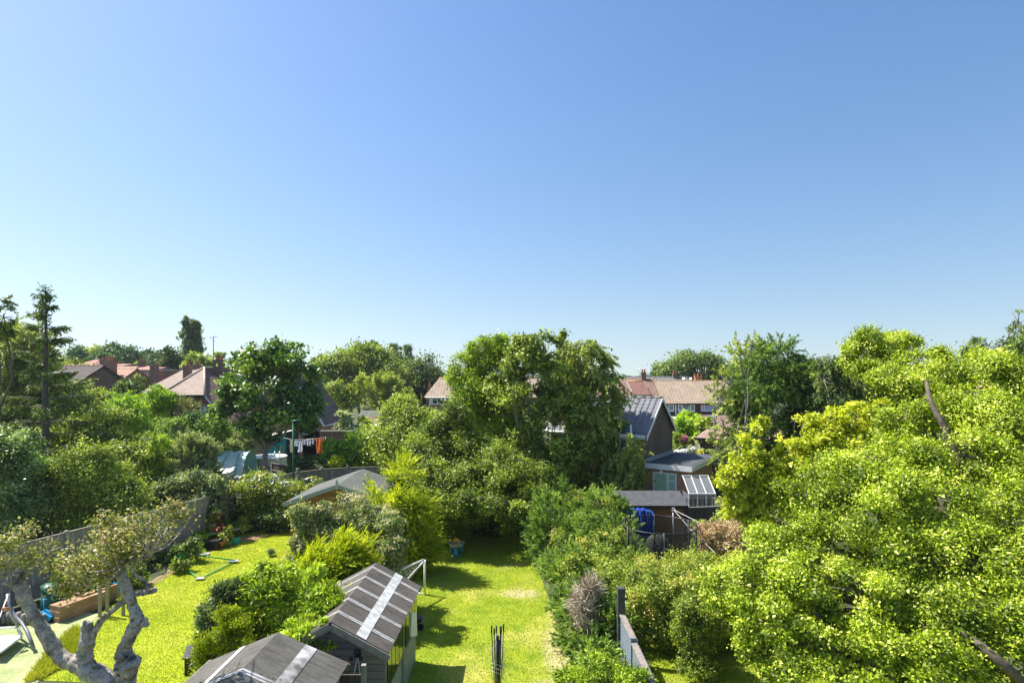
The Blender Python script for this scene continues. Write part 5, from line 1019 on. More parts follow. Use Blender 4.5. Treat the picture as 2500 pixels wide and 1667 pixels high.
# ------------------------------------------------------------------ the old apple tree in front
def apple():
    Y = 9.0; base = P(310, 1720, Y); root = empty('apple_tree', (base.x, Y, 0), 'gnarled old apple tree with lichened grey limbs in the near left garden', 'apple tree'); off = Vector((base.x, Y, 0))
    m_, nt, b = newmat('lichened bark'); v = coords(nt); n1 = noise(nt, v, 5, 8, .7); n2 = noise(nt, v, 26, 6, .75); n3 = noise(nt, v, 2.3, 5, .7)
    col = ramp(nt, n1, [(.30, (.07, .06, .045)), (.42, (.34, .30, .24)), (.53, (.60, .55, .47)), (.68, (.78, .73, .65))])
    col = mixc(nt, ramp(nt, n3, [(.60, (0, 0, 0)), (.68, (.9, .9, .9))]), col, (.30, .37, .26)); n4 = noise(nt, coords(nt, 'Object', (1, 1, .8)), 3.1, 4, .6)
    col = mixc(nt, ramp(nt, n4, [(.66, (0, 0, 0)), (.72, (.85, .85, .85))]), col, (.30, .17, .03)); col = mixc(nt, .7, col, ramp(nt, n2, [(.35, (.35, .35, .35)), (.6, (1.25, 1.25, 1.25))]), 'MULTIPLY')
    nt.links.new(col, b.inputs['Base Color']); b.inputs['Roughness'].default_value = .9; b.inputs['Specular IOR Level'].default_value = .2; bump(nt, b, n2, 1.0, .06)
    rg = random.Random(9); m = MB(Matrix.Translation(-off))
    def L(pts, seed=0, dy=0):
        # pts (px, py, r px, dY): densify and roughen
        P_ = [(P(a, b_, Y+dy+(d if len(q) else 0)), r_*.80*Y/F) for a, b_, r_, d, *q in [(*p[:3], p[3] if len(p) > 3 else 0) for p in pts] for q in [(1,)]]
        out = []; rad = []; rr = random.Random(seed)
        for i in range(len(P_)-1):
            k = 6
            for j in range(k):
                t = j/k; p0 = P_[max(i-1, 0)][0]; p1 = P_[i][0]; p2 = P_[i+1][0]; p3 = P_[min(i+2, len(P_)-1)][0]
                q = 0.5*((2*p1)+(p2-p0)*t+(2*p0-5*p1+4*p2-p3)*t*t+(3*p1-p0-3*p2+p3)*t**3)
                r_ = P_[i][1]*(1-t)+P_[i+1][1]*t; out.append(q+Vector((rr.uniform(-1, 1), rr.uniform(-1, 1), rr.uniform(-1, 1)))*r_*.10); rad.append(r_*rr.uniform(.9, 1.12))
        out.append(P_[-1][0]); rad.append(P_[-1][1]); m.tube(out, rad, 16, wob=.15, seed=seed)
    L([(322, 2090, 40), (316, 1900, 36), (312, 1790, 34), (285, 1700, 30), (262, 1662, 27), (198, 1625, 27), (148, 1602, 21), (109, 1542, 17), (76, 1490, 16), (53, 1440, 18), (43, 1412, 17), (48, 1390, 11), (51, 1375, 8)], 1)
    L([(206, 1622, 20), (208, 1590, 21), (211, 1562, 19), (214, 1535, 16), (213, 1519, 11)], 2)
    L([(222, 1566, 10), (232, 1540, 9), (245, 1518, 9), (270, 1494, 8), (303, 1467, 8), (330, 1450, 8, .2), (355, 1446, 9, .3), (383, 1438, 8, .4)], 3)
    L([(312, 1760, 30), (307, 1680, 23), (308, 1650, 26), (310, 1625, 32), (304, 1600, 24), (303, 1585, 19), (316, 1555, 17), (330, 1524, 18), (334, 1505, 17), (323, 1478, 15), (312, 1445, 15), (300, 1412, 15), (293, 1391, 15), (299, 1380, 10), (333, 1364, 9), (362, 1353, 9), (370, 1335, 8), (372, 1318, 5)], 4)
    L([(345, 1525, 9), (354, 1516, 8), (358, 1508, 5)], 5); L([(345, 1522, 9), (356, 1524, 8), (361, 1522, 5)], 6)
    L([(318, 1385, 5), (330, 1402, 4.5, .1), (349, 1414, 4.5, .2), (356, 1428, 4.5, .2), (362, 1436, 4, .2)], 7)
    L([(35, 1424, 6), (20, 1412, 5), (0, 1400, 4), (-20, 1404, 3)], 8); L([(38, 1428, 8), (20, 1422, 7), (4, 1420, 6)], 9)
    L([(62, 1405, 4), (85, 1380, 3), (110, 1352, 2.5), (150, 1335, 2)], 10); L([(50, 1400, 4), (42, 1370, 3), (60, 1330, 2), (70, 1290, 1.5)], 11)
    L([(40, 1412, 5), (20, 1372, 3), (5, 1350, 2), (-10, 1340, 2)], 12)
    # branchlets through the crown
    tips = [(150, 1385), (180, 1350), (215, 1330), (250, 1310), (290, 1290), (330, 1275), (370, 1262), (408, 1250), (440, 1235), (470, 1258), (420, 1290), (395, 1310), (360, 1300), (300, 1330), (250, 1360), (205, 1390), (160, 1420), (190, 1430), (240, 1400), (275, 1370), (330, 1320), (440, 1300), (150, 1460)]
    for i, (tx, ty) in enumerate(tips):
        s0 = (293, 1388) if tx < 300 else (366, 1348); mx_ = (s0[0]*.5+tx*.5+rg.uniform(-10, 10), s0[1]*.5+ty*.5+rg.uniform(4, 18)); L([(s0[0], s0[1], 3.4), (mx_[0], mx_[1], 2.4, rg.uniform(-.5, .5)), (tx, ty, .9, rg.uniform(-.9, .9))], 20+i)
    m.build('trunk', m_, root)
    lob = [(230, 1372, 60, 38), (180, 1385, 44, 30), (290, 1345, 60, 34), (340, 1300, 56, 34), (390, 1290, 36, 30), (260, 1410, 50, 30), (205, 1420, 40, 26), (160, 1430, 26, 22), (330, 1350, 40, 26), (290, 1300, 40, 26), (130, 1375, 20, 12), (60, 1300, 34, 18), (20, 1320, 30, 20), (110, 1330, 40, 14), (75, 1360, 26, 16), (10, 1375, 26, 16), (435, 1256, 22, 8), (260, 1270, 20, 16), (420, 1235, 20, 8)]
    pal = leaf_mat('apple leaves', ((.08, .12, .03), (.22, .27, .05), (.38, .40, .11), (.60, .44, .24)), .42, .5, .5)
    W_ = [(q[0], q[1], q[2], q[3], q[3]*1.3, q[5]) for q in to_world(lob, Y)]
    subs = foliage('crown', pal, root, W_, .052, .03, 77, vshift=.05, cover=1.7, gap=.46, gsize=4.5, nsub=12, rsub=(.45, .8), m=9, cr=2.2, off=tuple(off), shell=(.3, 1.05), fill=.3, jit=1)
    tw = MB(Matrix.Translation(-off)); idx = list(range(len(subs))); rg.shuffle(idx)
    for j in idx[:170]:
        sb = subs[j]; c = Vector(sb[:3]); d = Vector(sb[6:9]); q = min(W_, key=lambda q: (Vector(q[:3])-c).length)
        pts, rad = limb(rg, Vector(q[:3])-Vector((0, 0, .05)), c+d*float(sb[3])*1.3+Vector((0, 0, .04)), .009, .0025, 5, .2); tw.tube(pts, rad, 4)
    tw.build('twigs', BARKL, root)
apple()

# ------------------------------------------------------------------ flowers and small planting
def flowers(name, label, Y, lobes, col, n, size, leafpal='mid', group=None, lc=2.2, cat='flowers', stems=True):
    W_ = to_world(lobes, Y); cx = sum(q[0] for q in W_)/len(W_); cy = sum(q[1] for q in W_)/len(W_); root = empty(name, (cx, cy, 0), label, cat, group); off = (cx, cy, 0)
    W2 = W_+[(q[0], q[1], max(.2, (q[2]-q[5])*.5), q[3]*.8, q[4]*.8, max(.15, (q[2]-q[5])*.6)) for q in W_ if q[2]-q[5] > .2]
    foliage('foliage', LM[leafpal], root, W2, 5.5*Y/F, 3*Y/F, 31+len(label), cover=lc, off=off)
    rng = np.random.default_rng(len(label)); m = MB()
    pal = plain(name+' petals '+str(len(bpy.data.materials)), col, .6, .2, 20, c2=tuple(c*.7 for c in col))
    for k in range(n):
        q = W_[rng.integers(len(W_))]; d = unit(rng.normal(size=(1, 3))+[0, -.5, .7])[0]; c = Vector((q[0]+d[0]*q[3], q[1]+d[1]*q[4], q[2]+d[2]*q[5]))*1; s = size*rng.uniform(.6, 1.3); ax_ = Vector(d)
        u = ax_.orthogonal().normalized(); w_ = ax_.cross(u)
        for j in range(5):
            a0 = j*2*math.pi/5; p = u*math.cos(a0)+w_*math.sin(a0); t_ = ax_.cross(p); o_ = Vector(off)
            m.poly([c-o_, c-o_+p*s*.5-t_*s*.3+ax_*s*.2, c-o_+p*s+ax_*s*.25, c-o_+p*s*.5+t_*s*.3+ax_*s*.2])
    m.build('blossom', pal, root); return root
flowers('flowering_rose', 'tall rose bush with red and pink blooms by the left fence', 24.6, [(530, 1262, 16, 16), (528, 1290, 18, 20)], (.75, .16, .20), 26, .07, cat='rose')
flowers('flowering_rose', 'small rose with orange red blooms lower on the left border', 23.8, [(545, 1296, 18, 12), (548, 1318, 20, 16)], (.80, .13, .05), 12, .06, cat='rose')
flowers('peony', 'magenta flowers in the shade beside the playhouse', 28.0, [(686, 1252, 12, 16)], (.70, .10, .38), 46, .06, cat='flowers')
flowers('climbing_rose', 'cream climbing rose over the fence left of the playhouse', 28.2, [(720, 1195, 34, 18), (760, 1178, 26, 12), (700, 1230, 30, 26), (745, 1215, 30, 22)], (.80, .72, .58), 90, .075, 'hedge', cat='climbing rose')
flowers('climbing_rose', 'cream roses scattered over the yellow green shrub', 26.3, [(600, 1180, 46, 20), (655, 1175, 46, 20), (690, 1195, 34, 26), (590, 1215, 24, 20)], (.80, .74, .60), 110, .075, 'hedge', lc=1.0, cat='climbing rose')
flowers('abelia_bush', 'pink blossomed spray on top of the arching shrub', 17.7, [(860, 1225, 50, 20), (920, 1255, 40, 24), (960, 1310, 26, 30)], (.80, .48, .55), 220, .024, 'pinkish', lc=1.2, cat='bush')
flowers('flower_border', 'bright pink flowers in the border beyond the extension', 37, [(1668, 1072, 10, 10)], (.80, .14, .42), 90, .09)
flowers('flower_border', 'pale pink rose beside the weathered fence', 37.5, [(1682, 1078, 12, 12)], (.80, .50, .48), 50, .09)
flowers('flower_border', 'white flowers behind the flat roof', 35.5, [(1668, 1104, 22, 8), (1690, 1098, 16, 8)], (.80, .78, .74), 150, .09, 'silver')
flowers('flower_border', 'yellow flowers beside the brown weatherboards', 34.5, [(1711, 1108, 9, 10)], (.80, .66, .02), 80, .09)
T('bush', 'orange tinged shrub in the border behind the extension', 'bush', 36.5, [(1652, 1095, 14, 12), (1662, 1112, 20, 9)], 'russet', leaf=5.5)
T('tree', 'yellow green garden tree behind the gable', 'tree', 42, [(1680, 1030, 24, 18), (1700, 1050, 18, 14), (1665, 1045, 20, 14), (1690, 1020, 14, 10)], 'lime', leaf=5.5, skirt=True)
T('bush', 'bright green climber on the weathered fence', 'bush', 40, [(1715, 1040, 18, 18), (1710, 1060, 12, 12), (1735, 1030, 20, 12)], 'bright', leaf=5.5, skirt=True)
T('bush', 'green plant clump beside the gable wall', 'bush', 36, [(1653, 1068, 10, 12)], 'mid', leaf=5)
T('bush', 'fern and leafy border plants under the left fence', 'plant', 21.9, [(430, 1350, 30, 20), (400, 1365, 30, 18), (470, 1330, 26, 18), (370, 1385, 26, 18)], 'dark', leaf=6, vshift=.05)
T('bush', 'bright leafed border plant beside the plank', 'plant', 24.0, [(490, 1310, 22, 14), (505, 1325, 18, 12)], 'bright', leaf=6.5)
T('bush', 'leafy plants at the fence foot beyond the rose', 'plant', 25.6, [(560, 1290, 24, 16), (590, 1280, 24, 14), (545, 1275, 16, 12)], 'mid', leaf=6.5, aup=.6)
T('bush', 'strappy green plant next to the green rebounder', 'plant', 22.3, [(478, 1350, 14, 10), (462, 1356, 10, 8)], 'lime', leaf=9, asp=.15, aup=.9)
T('lavender_bush', 'small grey lavender on the left lawn', 'plant', 22.5, [(661, 1348, 10, 9)], 'silver', leaf=5, asp=.2, aup=1.0, vshift=-.1)
T('bush', 'low leafy shrub beside the sleepers under the apple tree', 'plant', 19.2, [(345, 1415, 24, 18), (290, 1455, 20, 12), (325, 1390, 30, 16)], 'mid', leaf=7)
T('bush', 'low dark ground plants along the near end of the left border', 'plant', 20.6, [(405, 1385, 26, 14), (375, 1402, 24, 12), (440, 1368, 22, 12), (345, 1398, 20, 14)], 'mid', leaf=6, vshift=-.1)
T('bush', 'tuft of rough plants between the sleepers and the lawn', 'plant', 18.0, [(300, 1462, 22, 10), (270, 1470, 18, 8)], 'olive', leaf=7, asp=.2, aup=.8)
# cordylines
def cordyline(x, y, zt, r_, label, seed):
    rg = random.Random(seed); root = empty('cordyline', (x, y, 0), label, 'palm', 'cordyline palms by the brick house'); m = MB(); m.tube([(0, 0, 0), (.05, 0, zt*.6), (0, 0, zt)], [.1, .09, .08], 8); m.build('trunk', BARK, root)
    n = 150; rng = np.random.default_rng(seed); d = unit(rng.normal(size=(n, 3))*[1, 1, .8]+[0, 0, .35]); pos = np.tile([0, 0, zt], (n, 1))+d*.05
    leaf_mesh('crown', leaf_mat('cordyline leaves '+str(seed), ((.10, .10, .03), (.22, .26, .06), (.38, .40, .14), (.55, .50, .28)), .2, .5, .4), root, pos, d, unit(rng.normal(size=(n, 3))+[0, 0, 1]), rng.uniform(r_*.7, r_*1.1, n), rng.uniform(.05, .09, n), .5+.2*rng.normal(size=n), fold=.05)
for k, (px, py, r_, lab) in enumerate([(405, 1012, .9, 'lowest cordyline palm at the left of the row'), (420, 994, 1.0, 'second cordyline palm from the left by the brick house'), (442, 992, 1.15, 'tallest cordyline palm in the middle of the row'), (468, 1000, 1.0, 'rightmost cordyline palm beside the drainpipe')]):
    q = P(px, py, 44.5-.3*k); cordyline(q.x, q.y, q.z, r_, lab, 60+k)

# ------------------------------------------------------------------ things in the gardens
GREENP = plain('green plastic', (.02, .34, .07), .4, .15, 4); GREEND = plain('dark green plastic', (.012, .12, .07), .45, .2, 4)
BLUEP = plain('bright blue plastic', (.02, .30, .62), .4, .15, 4); TEAL = plain('teal plastic', (.03, .38, .34), .4, .15, 4)
# football rebounder lying on the left lawn
A_, B_, C_, D_ = G(448, 1372), G(558, 1372), G(575, 1374), G(487, 1416)
root = empty('football_rebounder', (A_.x, A_.y, 0), 'green framed football rebound net lying on the left lawn', 'rebound net')
o_ = Vector((A_.x, A_.y, 0)); z_ = Vector((0, 0, .05)); ra = G(442, 1388)
m = MB(); m.tube([A_-o_+Vector((0, 0, .34)), C_-o_+z_*2], .022, 8); m.tube([ra-o_+z_*3, D_-o_+z_, C_-o_+z_], .022, 8); m.build('frame', GREENP, root)
m = MB(); m.box(-.28, -.14, .02, .1, .14, .36); m.build('ball_return', GREENP, root); m = MB(); m.tube([(.0, -.17, .1), (.0, -.13, .1)], .1, 14); m.tube([(-.2, -.17, .1), (-.2, -.13, .1)], .1, 14); m.build('wheel', BLACK, root)
m = MB()
for t in [i/9 for i in range(10)]:
    a1 = (A_-o_+Vector((0, 0, .30))).lerp(C_-o_+z_, t); b1 = (ra-o_+z_).lerp(D_-o_+z_, min(1, t*1.6)) if t < .6 else (D_-o_+z_).lerp(C_-o_+z_, (t-.6)/.4); 
    if t > .55: m.tube([(D_-o_+z_).lerp(C_-o_+z_, (t-.55)/.45), (D_-o_+z_).lerp(C_-o_+z_, (t-.55)/.45)+Vector((-.05, .32, .0))], .004, 4)
m.tube([D_-o_+z_+Vector((0, .28, 0)), C_-o_+z_+Vector((-.2, .15, 0))], .004, 4); m.build('netting', WHITE, root)
m = MB(); m.slab([D_-o_+Vector((-.12, -.1, .08)), D_-o_+Vector((.16, -.06, .08)), D_-o_+Vector((.16, .1, .08)), D_-o_+Vector((-.1, .1, .08))], .03); m.build('corner_plate', GREYW, root); m = MB(); m.slab([C_-o_+Vector((-.3, -.08, .1)), C_-o_+Vector((.12, -.1, .1)), C_-o_+Vector((.12, .1, .1)), C_-o_+Vector((-.3, .12, .1))], .03); m.build('corner_plate', GREYW, root)
# pots, planters, boards
p = G(539, 1338); root = empty('plant_pot', p, 'round terracotta pot on the edge of the left lawn', 'plant pot'); m = MB(); m.lathe((0, 0, 0), [(0, 0), (.11, 0), (.16, .24), (.19, .24), (.19, .30), (.16, .30), (.14, .22), (0, .22)], 16); m.build('pot', RUST, root)
p = G(567, 1328); root = empty('planter', p, 'teal plastic trough on the edge of the left lawn', 'planter', rz=.1); m = MB(); m.box(-.26, -.11, 0, .26, .11, .05); m.box(-.28, -.14, .05, .28, -.12, .26); m.box(-.28, .12, .05, .28, .14, .26); m.box(-.28, -.119, .05, -.26, .119, .26); m.box(.26, -.119, .05, .28, .119, .26); m.build('trough', TEAL, root); m = MB(); m.box(-.255, -.115, .055, .255, .115, .2); m.build('soil', SOIL, root)
p = G(520, 1340); root = empty('water_tank', p, 'dark box half hidden under the plank in the left border', 'box'); m = MB(); m.box(-.25, -.2, 0, .3, .2, .38); m.build('box_body', BLACK, root)
p = G(515, 1330); root = empty('wooden_plank', p, 'weathered plank leaning over the left border', 'plank'); m = MB(); m.bar((-.5, -.1, .38), (.95, .55, .55), .12, .03); m.build('plank_board', plain('pale timber', (.50, .38, .24), .8, .3, 8), root)
p = G(497, 1356); root = empty('seed_tray', p, 'small white tray beside the plank on the left border', 'tray', rz=.2); m = MB(); m.box(-.2, -.13, 0, .2, .13, .04); m.box(-.2, -.13, .04, .2, -.11, .09); m.box(-.2, .11, .04, .2, .13, .09); m.box(-.2, -.109, .04, -.18, .109, .09); m.box(.18, -.109, .04, .2, .109, .09); m.build('tray', UPVC, root)
p = G(600, 1318); root = empty('doormat', p, 'brown mat lying on the far end of the left lawn', 'mat'); m = MB(); m.slab([(-.5, -.28, .03), (.45, -.1, .03), (.75, .75, .03), (-.1, .6, .03)], .02); m.build('mat', plain('brown coir', (.38, .22, .12), .95, .3, 12, bmp=.6), root)
p = G(672, 1300); root = empty('stepping_stone', p, 'dark slab at the far end of the left lawn', 'slab'); m = MB(); m.box(-.3, -.2, 0, .35, .25, .05); m.build('slab_stone', plain('dark stone', (.06, .06, .065), .6, .3, 6), root)
# oak sleepers
root = empty('sleeper_stack', P(143, 1500, 15.9), 'stack of fresh timber sleepers under the apple tree', 'timber'); root.location.z = 0
a = G(143, 1522); b = G(262, 1478); d = (b-a); ang = math.atan2(d.y, d.x); L = d.length; root.location = (a.x, a.y, 0); root.rotation_euler = (0, 0, ang)
for r_ in range(3):
    for c in range(2 if r_ < 3 else 1):
        m = MB(); m.box(.02*r_, c*.24, r_*.155, L+.03*c, c*.24+.225, r_*.155+.15); m.build('sleeper', TIMBER2, root)
root = empty('raised_bed', (a.x+.1, a.y+.75, 0), 'timber raised bed edging behind the sleeper stack', 'raised bed', rz=ang); m = MB(); m.box(0, 0, 0, L-.3, .08, .5); m.box(0, .08, 0, .08, .6, .55); m.build('bed_edge', TIMBER2, root)
root = empty('fence_posts', (a.x+L*.62, a.y+.45, 0), 'pale upright timber posts standing by the sleepers', 'posts')
for k, (xx, hh) in enumerate(((0, 1.05), (.18, 1.1), (.62, 1.05))): m = MB(); m.box(xx-.035, -.035+.05*k, 0, xx+.035, .035+.05*k, hh); m.build('post', plain('green treated post', (.33, .31, .20), .8, .3, 8) if k == 0 else bpy.data.materials['green treated post'], root)
p = G(98, 1512); root = empty('compost_bin', (p.x, p.y+.4, 0), 'tall dark green lidded plastic bin by the left fence', 'bin'); m = MB(); m.lathe((0, 0, 0), [(0, 0), (.33, 0), (.29, .75), (0, .75)], 4); m.build('bin_body', GREEND, root); m = MB(); m.lathe((0, 0, .751), [(0, 0), (.34, 0), (.32, .08), (.18, .16), (0, .17)], 4); m.build('lid', GREEND, root)
p = G(118, 1518); root = empty('toy_scooter', p, 'bright blue scooter propped beside the green bin', 'scooter'); m = MB(); m.bar((-.18, 0, .28), (.12, 0, .12), .22, .14); m.build('deck', BLUEP, root); m = MB(); m.tube([(-.12, 0, .2), (-.2, .08, .62)], .02); m.tube([(-.3, .08, .62), (-.1, .08, .62)], .02); m.build('handlebar', BLUEP, root)
for xx in (-.14, .16): m = MB(); m.tube([(xx, -.03, .08), (xx, .03, .08)], .08, 14); m.build('wheel', BLACK, root)
p = G(274, 1452); root = empty('step_frame', p, 'light blue metal climbing frame under the apple tree', 'frame'); m = MB(); m.tube([(-.22, 0, 0), (-.12, .1, .55)], .025); m.tube([(.22, .0, .0), (.14, .1, .5)], .025); m.tube([(-.2, .03, .17), (.2, .03, .17)], .022); m.tube([(-.15, .06, .36), (.16, .06, .36)], .022); m.build('tube_frame', plain('sky blue paint', (.03, .38, .62), .4, .1), root)
p = G(150, 1465); root = empty('barbecue', (p.x, p.y+.4, 0), 'covered grey barbecue behind the sleepers', 'barbecue'); m = MB(); m.lathe((0, 0, .55), [(0, -.1), (.22, -.05), (.30, .08), (.31, .2), (.24, .34), (0, .40)], 14); m.build('cover', plain('grey cover', (.34, .33, .32), .7, .3, 4, bmp=.6), root)
for s in (-1, 1): m = MB(); m.tube([(s*.14, 0, .5), (s*.24, 0, 0)], .014); m.build('leg', BLACK, root)
# garden swing seat at the left edge
root = empty('swing_seat', G(60, 1590), 'white canvas garden swing seat with curved grey frame at the left edge', 'swing seat'); o_ = root.location.copy(); Y = 14.6
def pl(px, py, dy=0): return P(px, py, Y+dy)-o_
FR = plain('curved grey tube', (.22, .235, .25), .4, .2, 5, metal=.3)
m = MB(); m.tube([pl(18, 1450, .7), pl(22, 1475, .6), pl(33, 1499, .5), pl(52, 1518, .4), pl(66, 1540, .2), pl(75, 1562, .05), pl(82, 1582, 0)], .042, 10); m.build('leg', FR, root)
m = MB(); m.tube([pl(20, 1450, .7), pl(26, 1500, .9), pl(40, 1520, 1.1), pl(48, 1545, 1.4)], .035, 10); m.build('leg', FR, root)
m = MB(); m.tube([pl(-40, 1534, .2), pl(20, 1531, .2), pl(44, 1533, .2), pl(50, 1545, .2), pl(51, 1556, .2)], .022, 8); m.tube([pl(20, 1450, .7), pl(0, 1505, 0), pl(-15, 1535, -.2)], .012, 6); m.build('seat_frame', WHITE, root)
m = MB(); m.slab([pl(-90, 1610, -.6), pl(4, 1588, -.5), pl(56, 1550, .5), pl(30, 1549, .7), pl(-90, 1556, .6)], .05); m.build('seat', plain('white canvas', (.72, .73, .76), .8, .08, 3), root)
m = MB(); m.tube([pl(0, 1500, .1), pl(14, 1462, .6)], .008, 5); m.tube([pl(5, 1485, .2), pl(23, 1486, .3)], .04, 8); m.build('hanger', plain('orange brown wood', (.45, .20, .08), .6, .3), root)
# far left edge: climbing canopy blocks at the fence foot
root = empty('log_edging', G(30, 1535), 'short grey log edging along the fence at the left', 'edging')
for k in range(9): m = MB(); m.tube([(k*.14-.5, .3, 0), (k*.14-.5, .3, .3+.05*(k % 2))], .065, 8); m.build('log', TIMBERG, root)
# goal, chair, water table, rotary dryer, toy
a = Vector((-3.78+.0, 18.6, 0)); gb = G(1037, 1452); gt = gb+Vector((0, 0, 1.13))
root = empty('football_goal', gb, 'small white football goal standing beside the long shed', 'goal'); 
m = MB(); m.tube([(0, 0, .02), (0, 0, 1.13)], .035, 10); m.tube([(-.05, 0, 1.13), (-1.25, -2.1, 1.12)], .035, 10); m.tube([(-1.25, -2.1, 1.12), (-1.25, -2.1, .02)], .035, 10); m.build('frame', UPVC, root)
m = MB(); m.tube([(0, 0, .02), (-.75, .38, .02)], .03, 8); m.tube([(0, 0, 1.12), (-.75, .38, .25), (-.75, .38, .02)], .022, 8); m.tube([(-1.25, -2.1, .02), (-2.0, -1.72, .02)], .03, 8); m.tube([(-1.25, -2.1, 1.12), (-2.0, -1.72, .1)], .022, 8); m.tube([(-.75, .38, .02), (-2.0, -1.72, .02)], .03, 8); m.build('stay', UPVC, root)
m = MB()
for t in range(0, 15):
    q = Vector((-1.25, -2.1, 0))*(t/14); m.tube([q+Vector((0, 0, 1.1)), q+Vector((-.75, .38, .05))], .003, 3)
for t in range(1, 9):
    s = t/9; m.tube([Vector((-.75*s, .38*s, 1.1-1.05*s)), Vector((-1.25-.75*s, -2.1+.38*s, 1.1-1.05*s))], .003, 3)
m.build('net', WHITE, root)
p = G(1040, 1331); root = empty('garden_chair', p, 'white plastic garden chair in the shade at the end of the lawn', 'chair', rz=R(-15)); CH = plain('dull white plastic', (.55, .55, .52), .45, .1, 3)
for sx in (-1, 1):
    for sy in (-1, 1): m = MB(); m.tube([(sx*.25, sy*.24, 0), (sx*.22, sy*.2, .42 if sy > 0 else .62)], .022, 6); m.build('leg', CH, root)
m = MB(); m.slab([(-.23, -.23, .43), (.23, -.23, .43), (.21, .22, .40), (-.21, .22, .40)], .025); m.build('seat', CH, root)
m = MB(); m.tube([(-.22, .2, .42), (-.24, .27, .75), (-.15, .3, .86), (.15, .3, .86), (.24, .27, .75), (.22, .2, .42)], .02, 6)
for k in range(4): m.bar((-.13+k*.087, .22, .42), (-.11+k*.075, .29, .85), .035, .012)
m.build('backrest', CH, root)
for sx in (-1, 1): m = MB(); m.tube([(sx*.24, .25, .66), (sx*.27, 0, .66), (sx*.23, -.22, .62)], .02, 6); m.build('armrest', CH, root)
p = G(1113, 1360); root = empty('water_play_table', p, 'round sand and water play table with blue legs in the shade under the trees', 'play table')
m = MB(); m.lathe((0, .3, .45), [(0, -.12), (.24, -.12), (.31, .0), (.33, .05), (.31, .05), (.23, -.08), (0, -.08)], 20); m.build('basin', plain('clear grey plastic', (.45, .45, .40), .3, .1), root)
m = MB(); m.tube([(0, 0, 0), (0, 0, .34)], [.12, .06], 12); m.build('leg', BLUEP, root); m = MB(); m.tube([(-.22, .45, 0), (-.2, .42, .4)], .05, 10); m.build('leg', BLUEP, root); m = MB(); m.tube([(.22, .45, 0), (.2, .42, .4)], .05, 10); m.build('leg', BLUEP, root)
m = MB(); m.tube([(0, .12, .58), (0, .2, .58)], .13, 16); m.build('water_wheel', plain('orange plastic', (.80, .34, .03), .4, .1), root); m = MB(); m.tube([(0, .1, .35), (0, .1, .62)], .03, 8); m.build('wheel_post', BLUEP, root)
rd = Vector((-.285, 11.5, 0)); root = empty('rotary_dryer', rd, 'folded black rotary clothes dryer standing on the near lawn', 'clothes dryer')
m = MB(); m.tube([(0, 0, 0), (0, 0, 1.78), (0, 0, 1.83)], [.028, .028, .03], 12); m.tube([(0, 0, 1.2), (0, 0, 1.75)], .036, 12); m.build('mast', BLACK, root)
for k, (sx, sy, zt) in enumerate([(-.125, .0, 2.02), (-.07, -.06, 2.0), (.07, -.05, 2.02), (.115, .02, 2.04), (-.03, .08, 1.98), (.05, .09, 1.97)]):
    m = MB(); m.tube([(sx*.45, sy*.5, .75), (sx*.8, sy, 1.4), (sx, sy, zt)], .011, 8); m.tube([(sx, sy, zt-.12), (sx, sy, zt+.015)], .016, 8); m.build('arm', BLACK, root)
rg = random.Random(3); m = MB()
for k in range(26):
    an = rg.uniform(0, 6.28); r0 = rg.uniform(.08, .16); z0 = rg.uniform(1.3, 1.95); m.tube([(math.cos(an)*r0, math.sin(an)*r0*.6, z0), (math.cos(an)*r0*1.15, math.sin(an)*r0*.7, z0-.5), (math.cos(an+.4)*r0*.6, math.sin(an)*r0*.5, z0-rg.uniform(.8, 1.2))], .0022, 3)
m.build('line', METAL, root); m = MB()
for z in (1.12, 1.2, 1.28): m.tube([(.13*math.cos(t*math.pi/6), .09*math.sin(t*math.pi/6), z+.03*math.sin(t)) for t in range(13)], .005, 4, cap=False)
m.build('cord', WHITE, root)
p = G(1018, 1538); root = empty('toy_buggy', p, 'toy pushchair with purple wheels against the shed wall', 'toy'); m = MB(); m.tube([(0, 0, .1), (.02, 0, .62), (-.04, 0, .68)], .012); m.bar((-.05, 0, .22), (.12, 0, .32), .16, .1); m.build('toy_frame', BLACK, root)
for sx, z, r_ in ((.08, .34, .085), (-.05, .10, .09), (.1, .1, .09)): m = MB(); m.tube([(sx, -.05, z), (sx, .02, z)], r_, 14); m.build('wheel', plain('purple plastic', (.22, .12, .30), .4, .1) if z == .34 else BLACK, root)
p = Vector((-2.38, 13.4, 0)); root = empty('folded_parasol', p, 'white folded cloth hanging on the end of the shed', 'cloth'); m = MB(); m.slab([(0, 0, .95), (.02, .0, 1.5), (.09, .25, 1.45), (.1, .3, .85)], .02); m.build('cloth', WHITE, root)
# trampoline with net, hot tub and decorated disc behind
tc_ = Vector((4.72, 18.4, 0)); root = empty('trampoline', tc_, 'round trampoline with black safety net in the right garden', 'trampoline'); rr = 1.18
ring = lambda r_, z, n=40: [(r_*math.cos(2*math.pi*k/n), r_*math.sin(2*math.pi*k/n), z) for k in range(n+1)]
m = MB(); m.tube(ring(rr, 2.3), .022, 6, cap=False); m.build('top_ring', BLACK, root)
m = MB(); m.tube(ring(rr+.05, .75), .03, 6, cap=False); m.build('frame', METAL, root); m = MB(); m.lathe((0, 0, .78), [(0, 0), (rr-.15, 0), (rr-.14, .02), (0, .02)], 32); m.build('mat', BLACK, root)
for k in range(6):
    an = R(-97+60*k); x_, y_ = rr*math.cos(an), rr*math.sin(an); m = MB(); m.tube([(x_*1.04, y_*1.04, .0), (x_*1.04, y_*1.04, 1.0), (x_, y_, 2.34)], .035, 8); m.build('pole', BLACK, root)
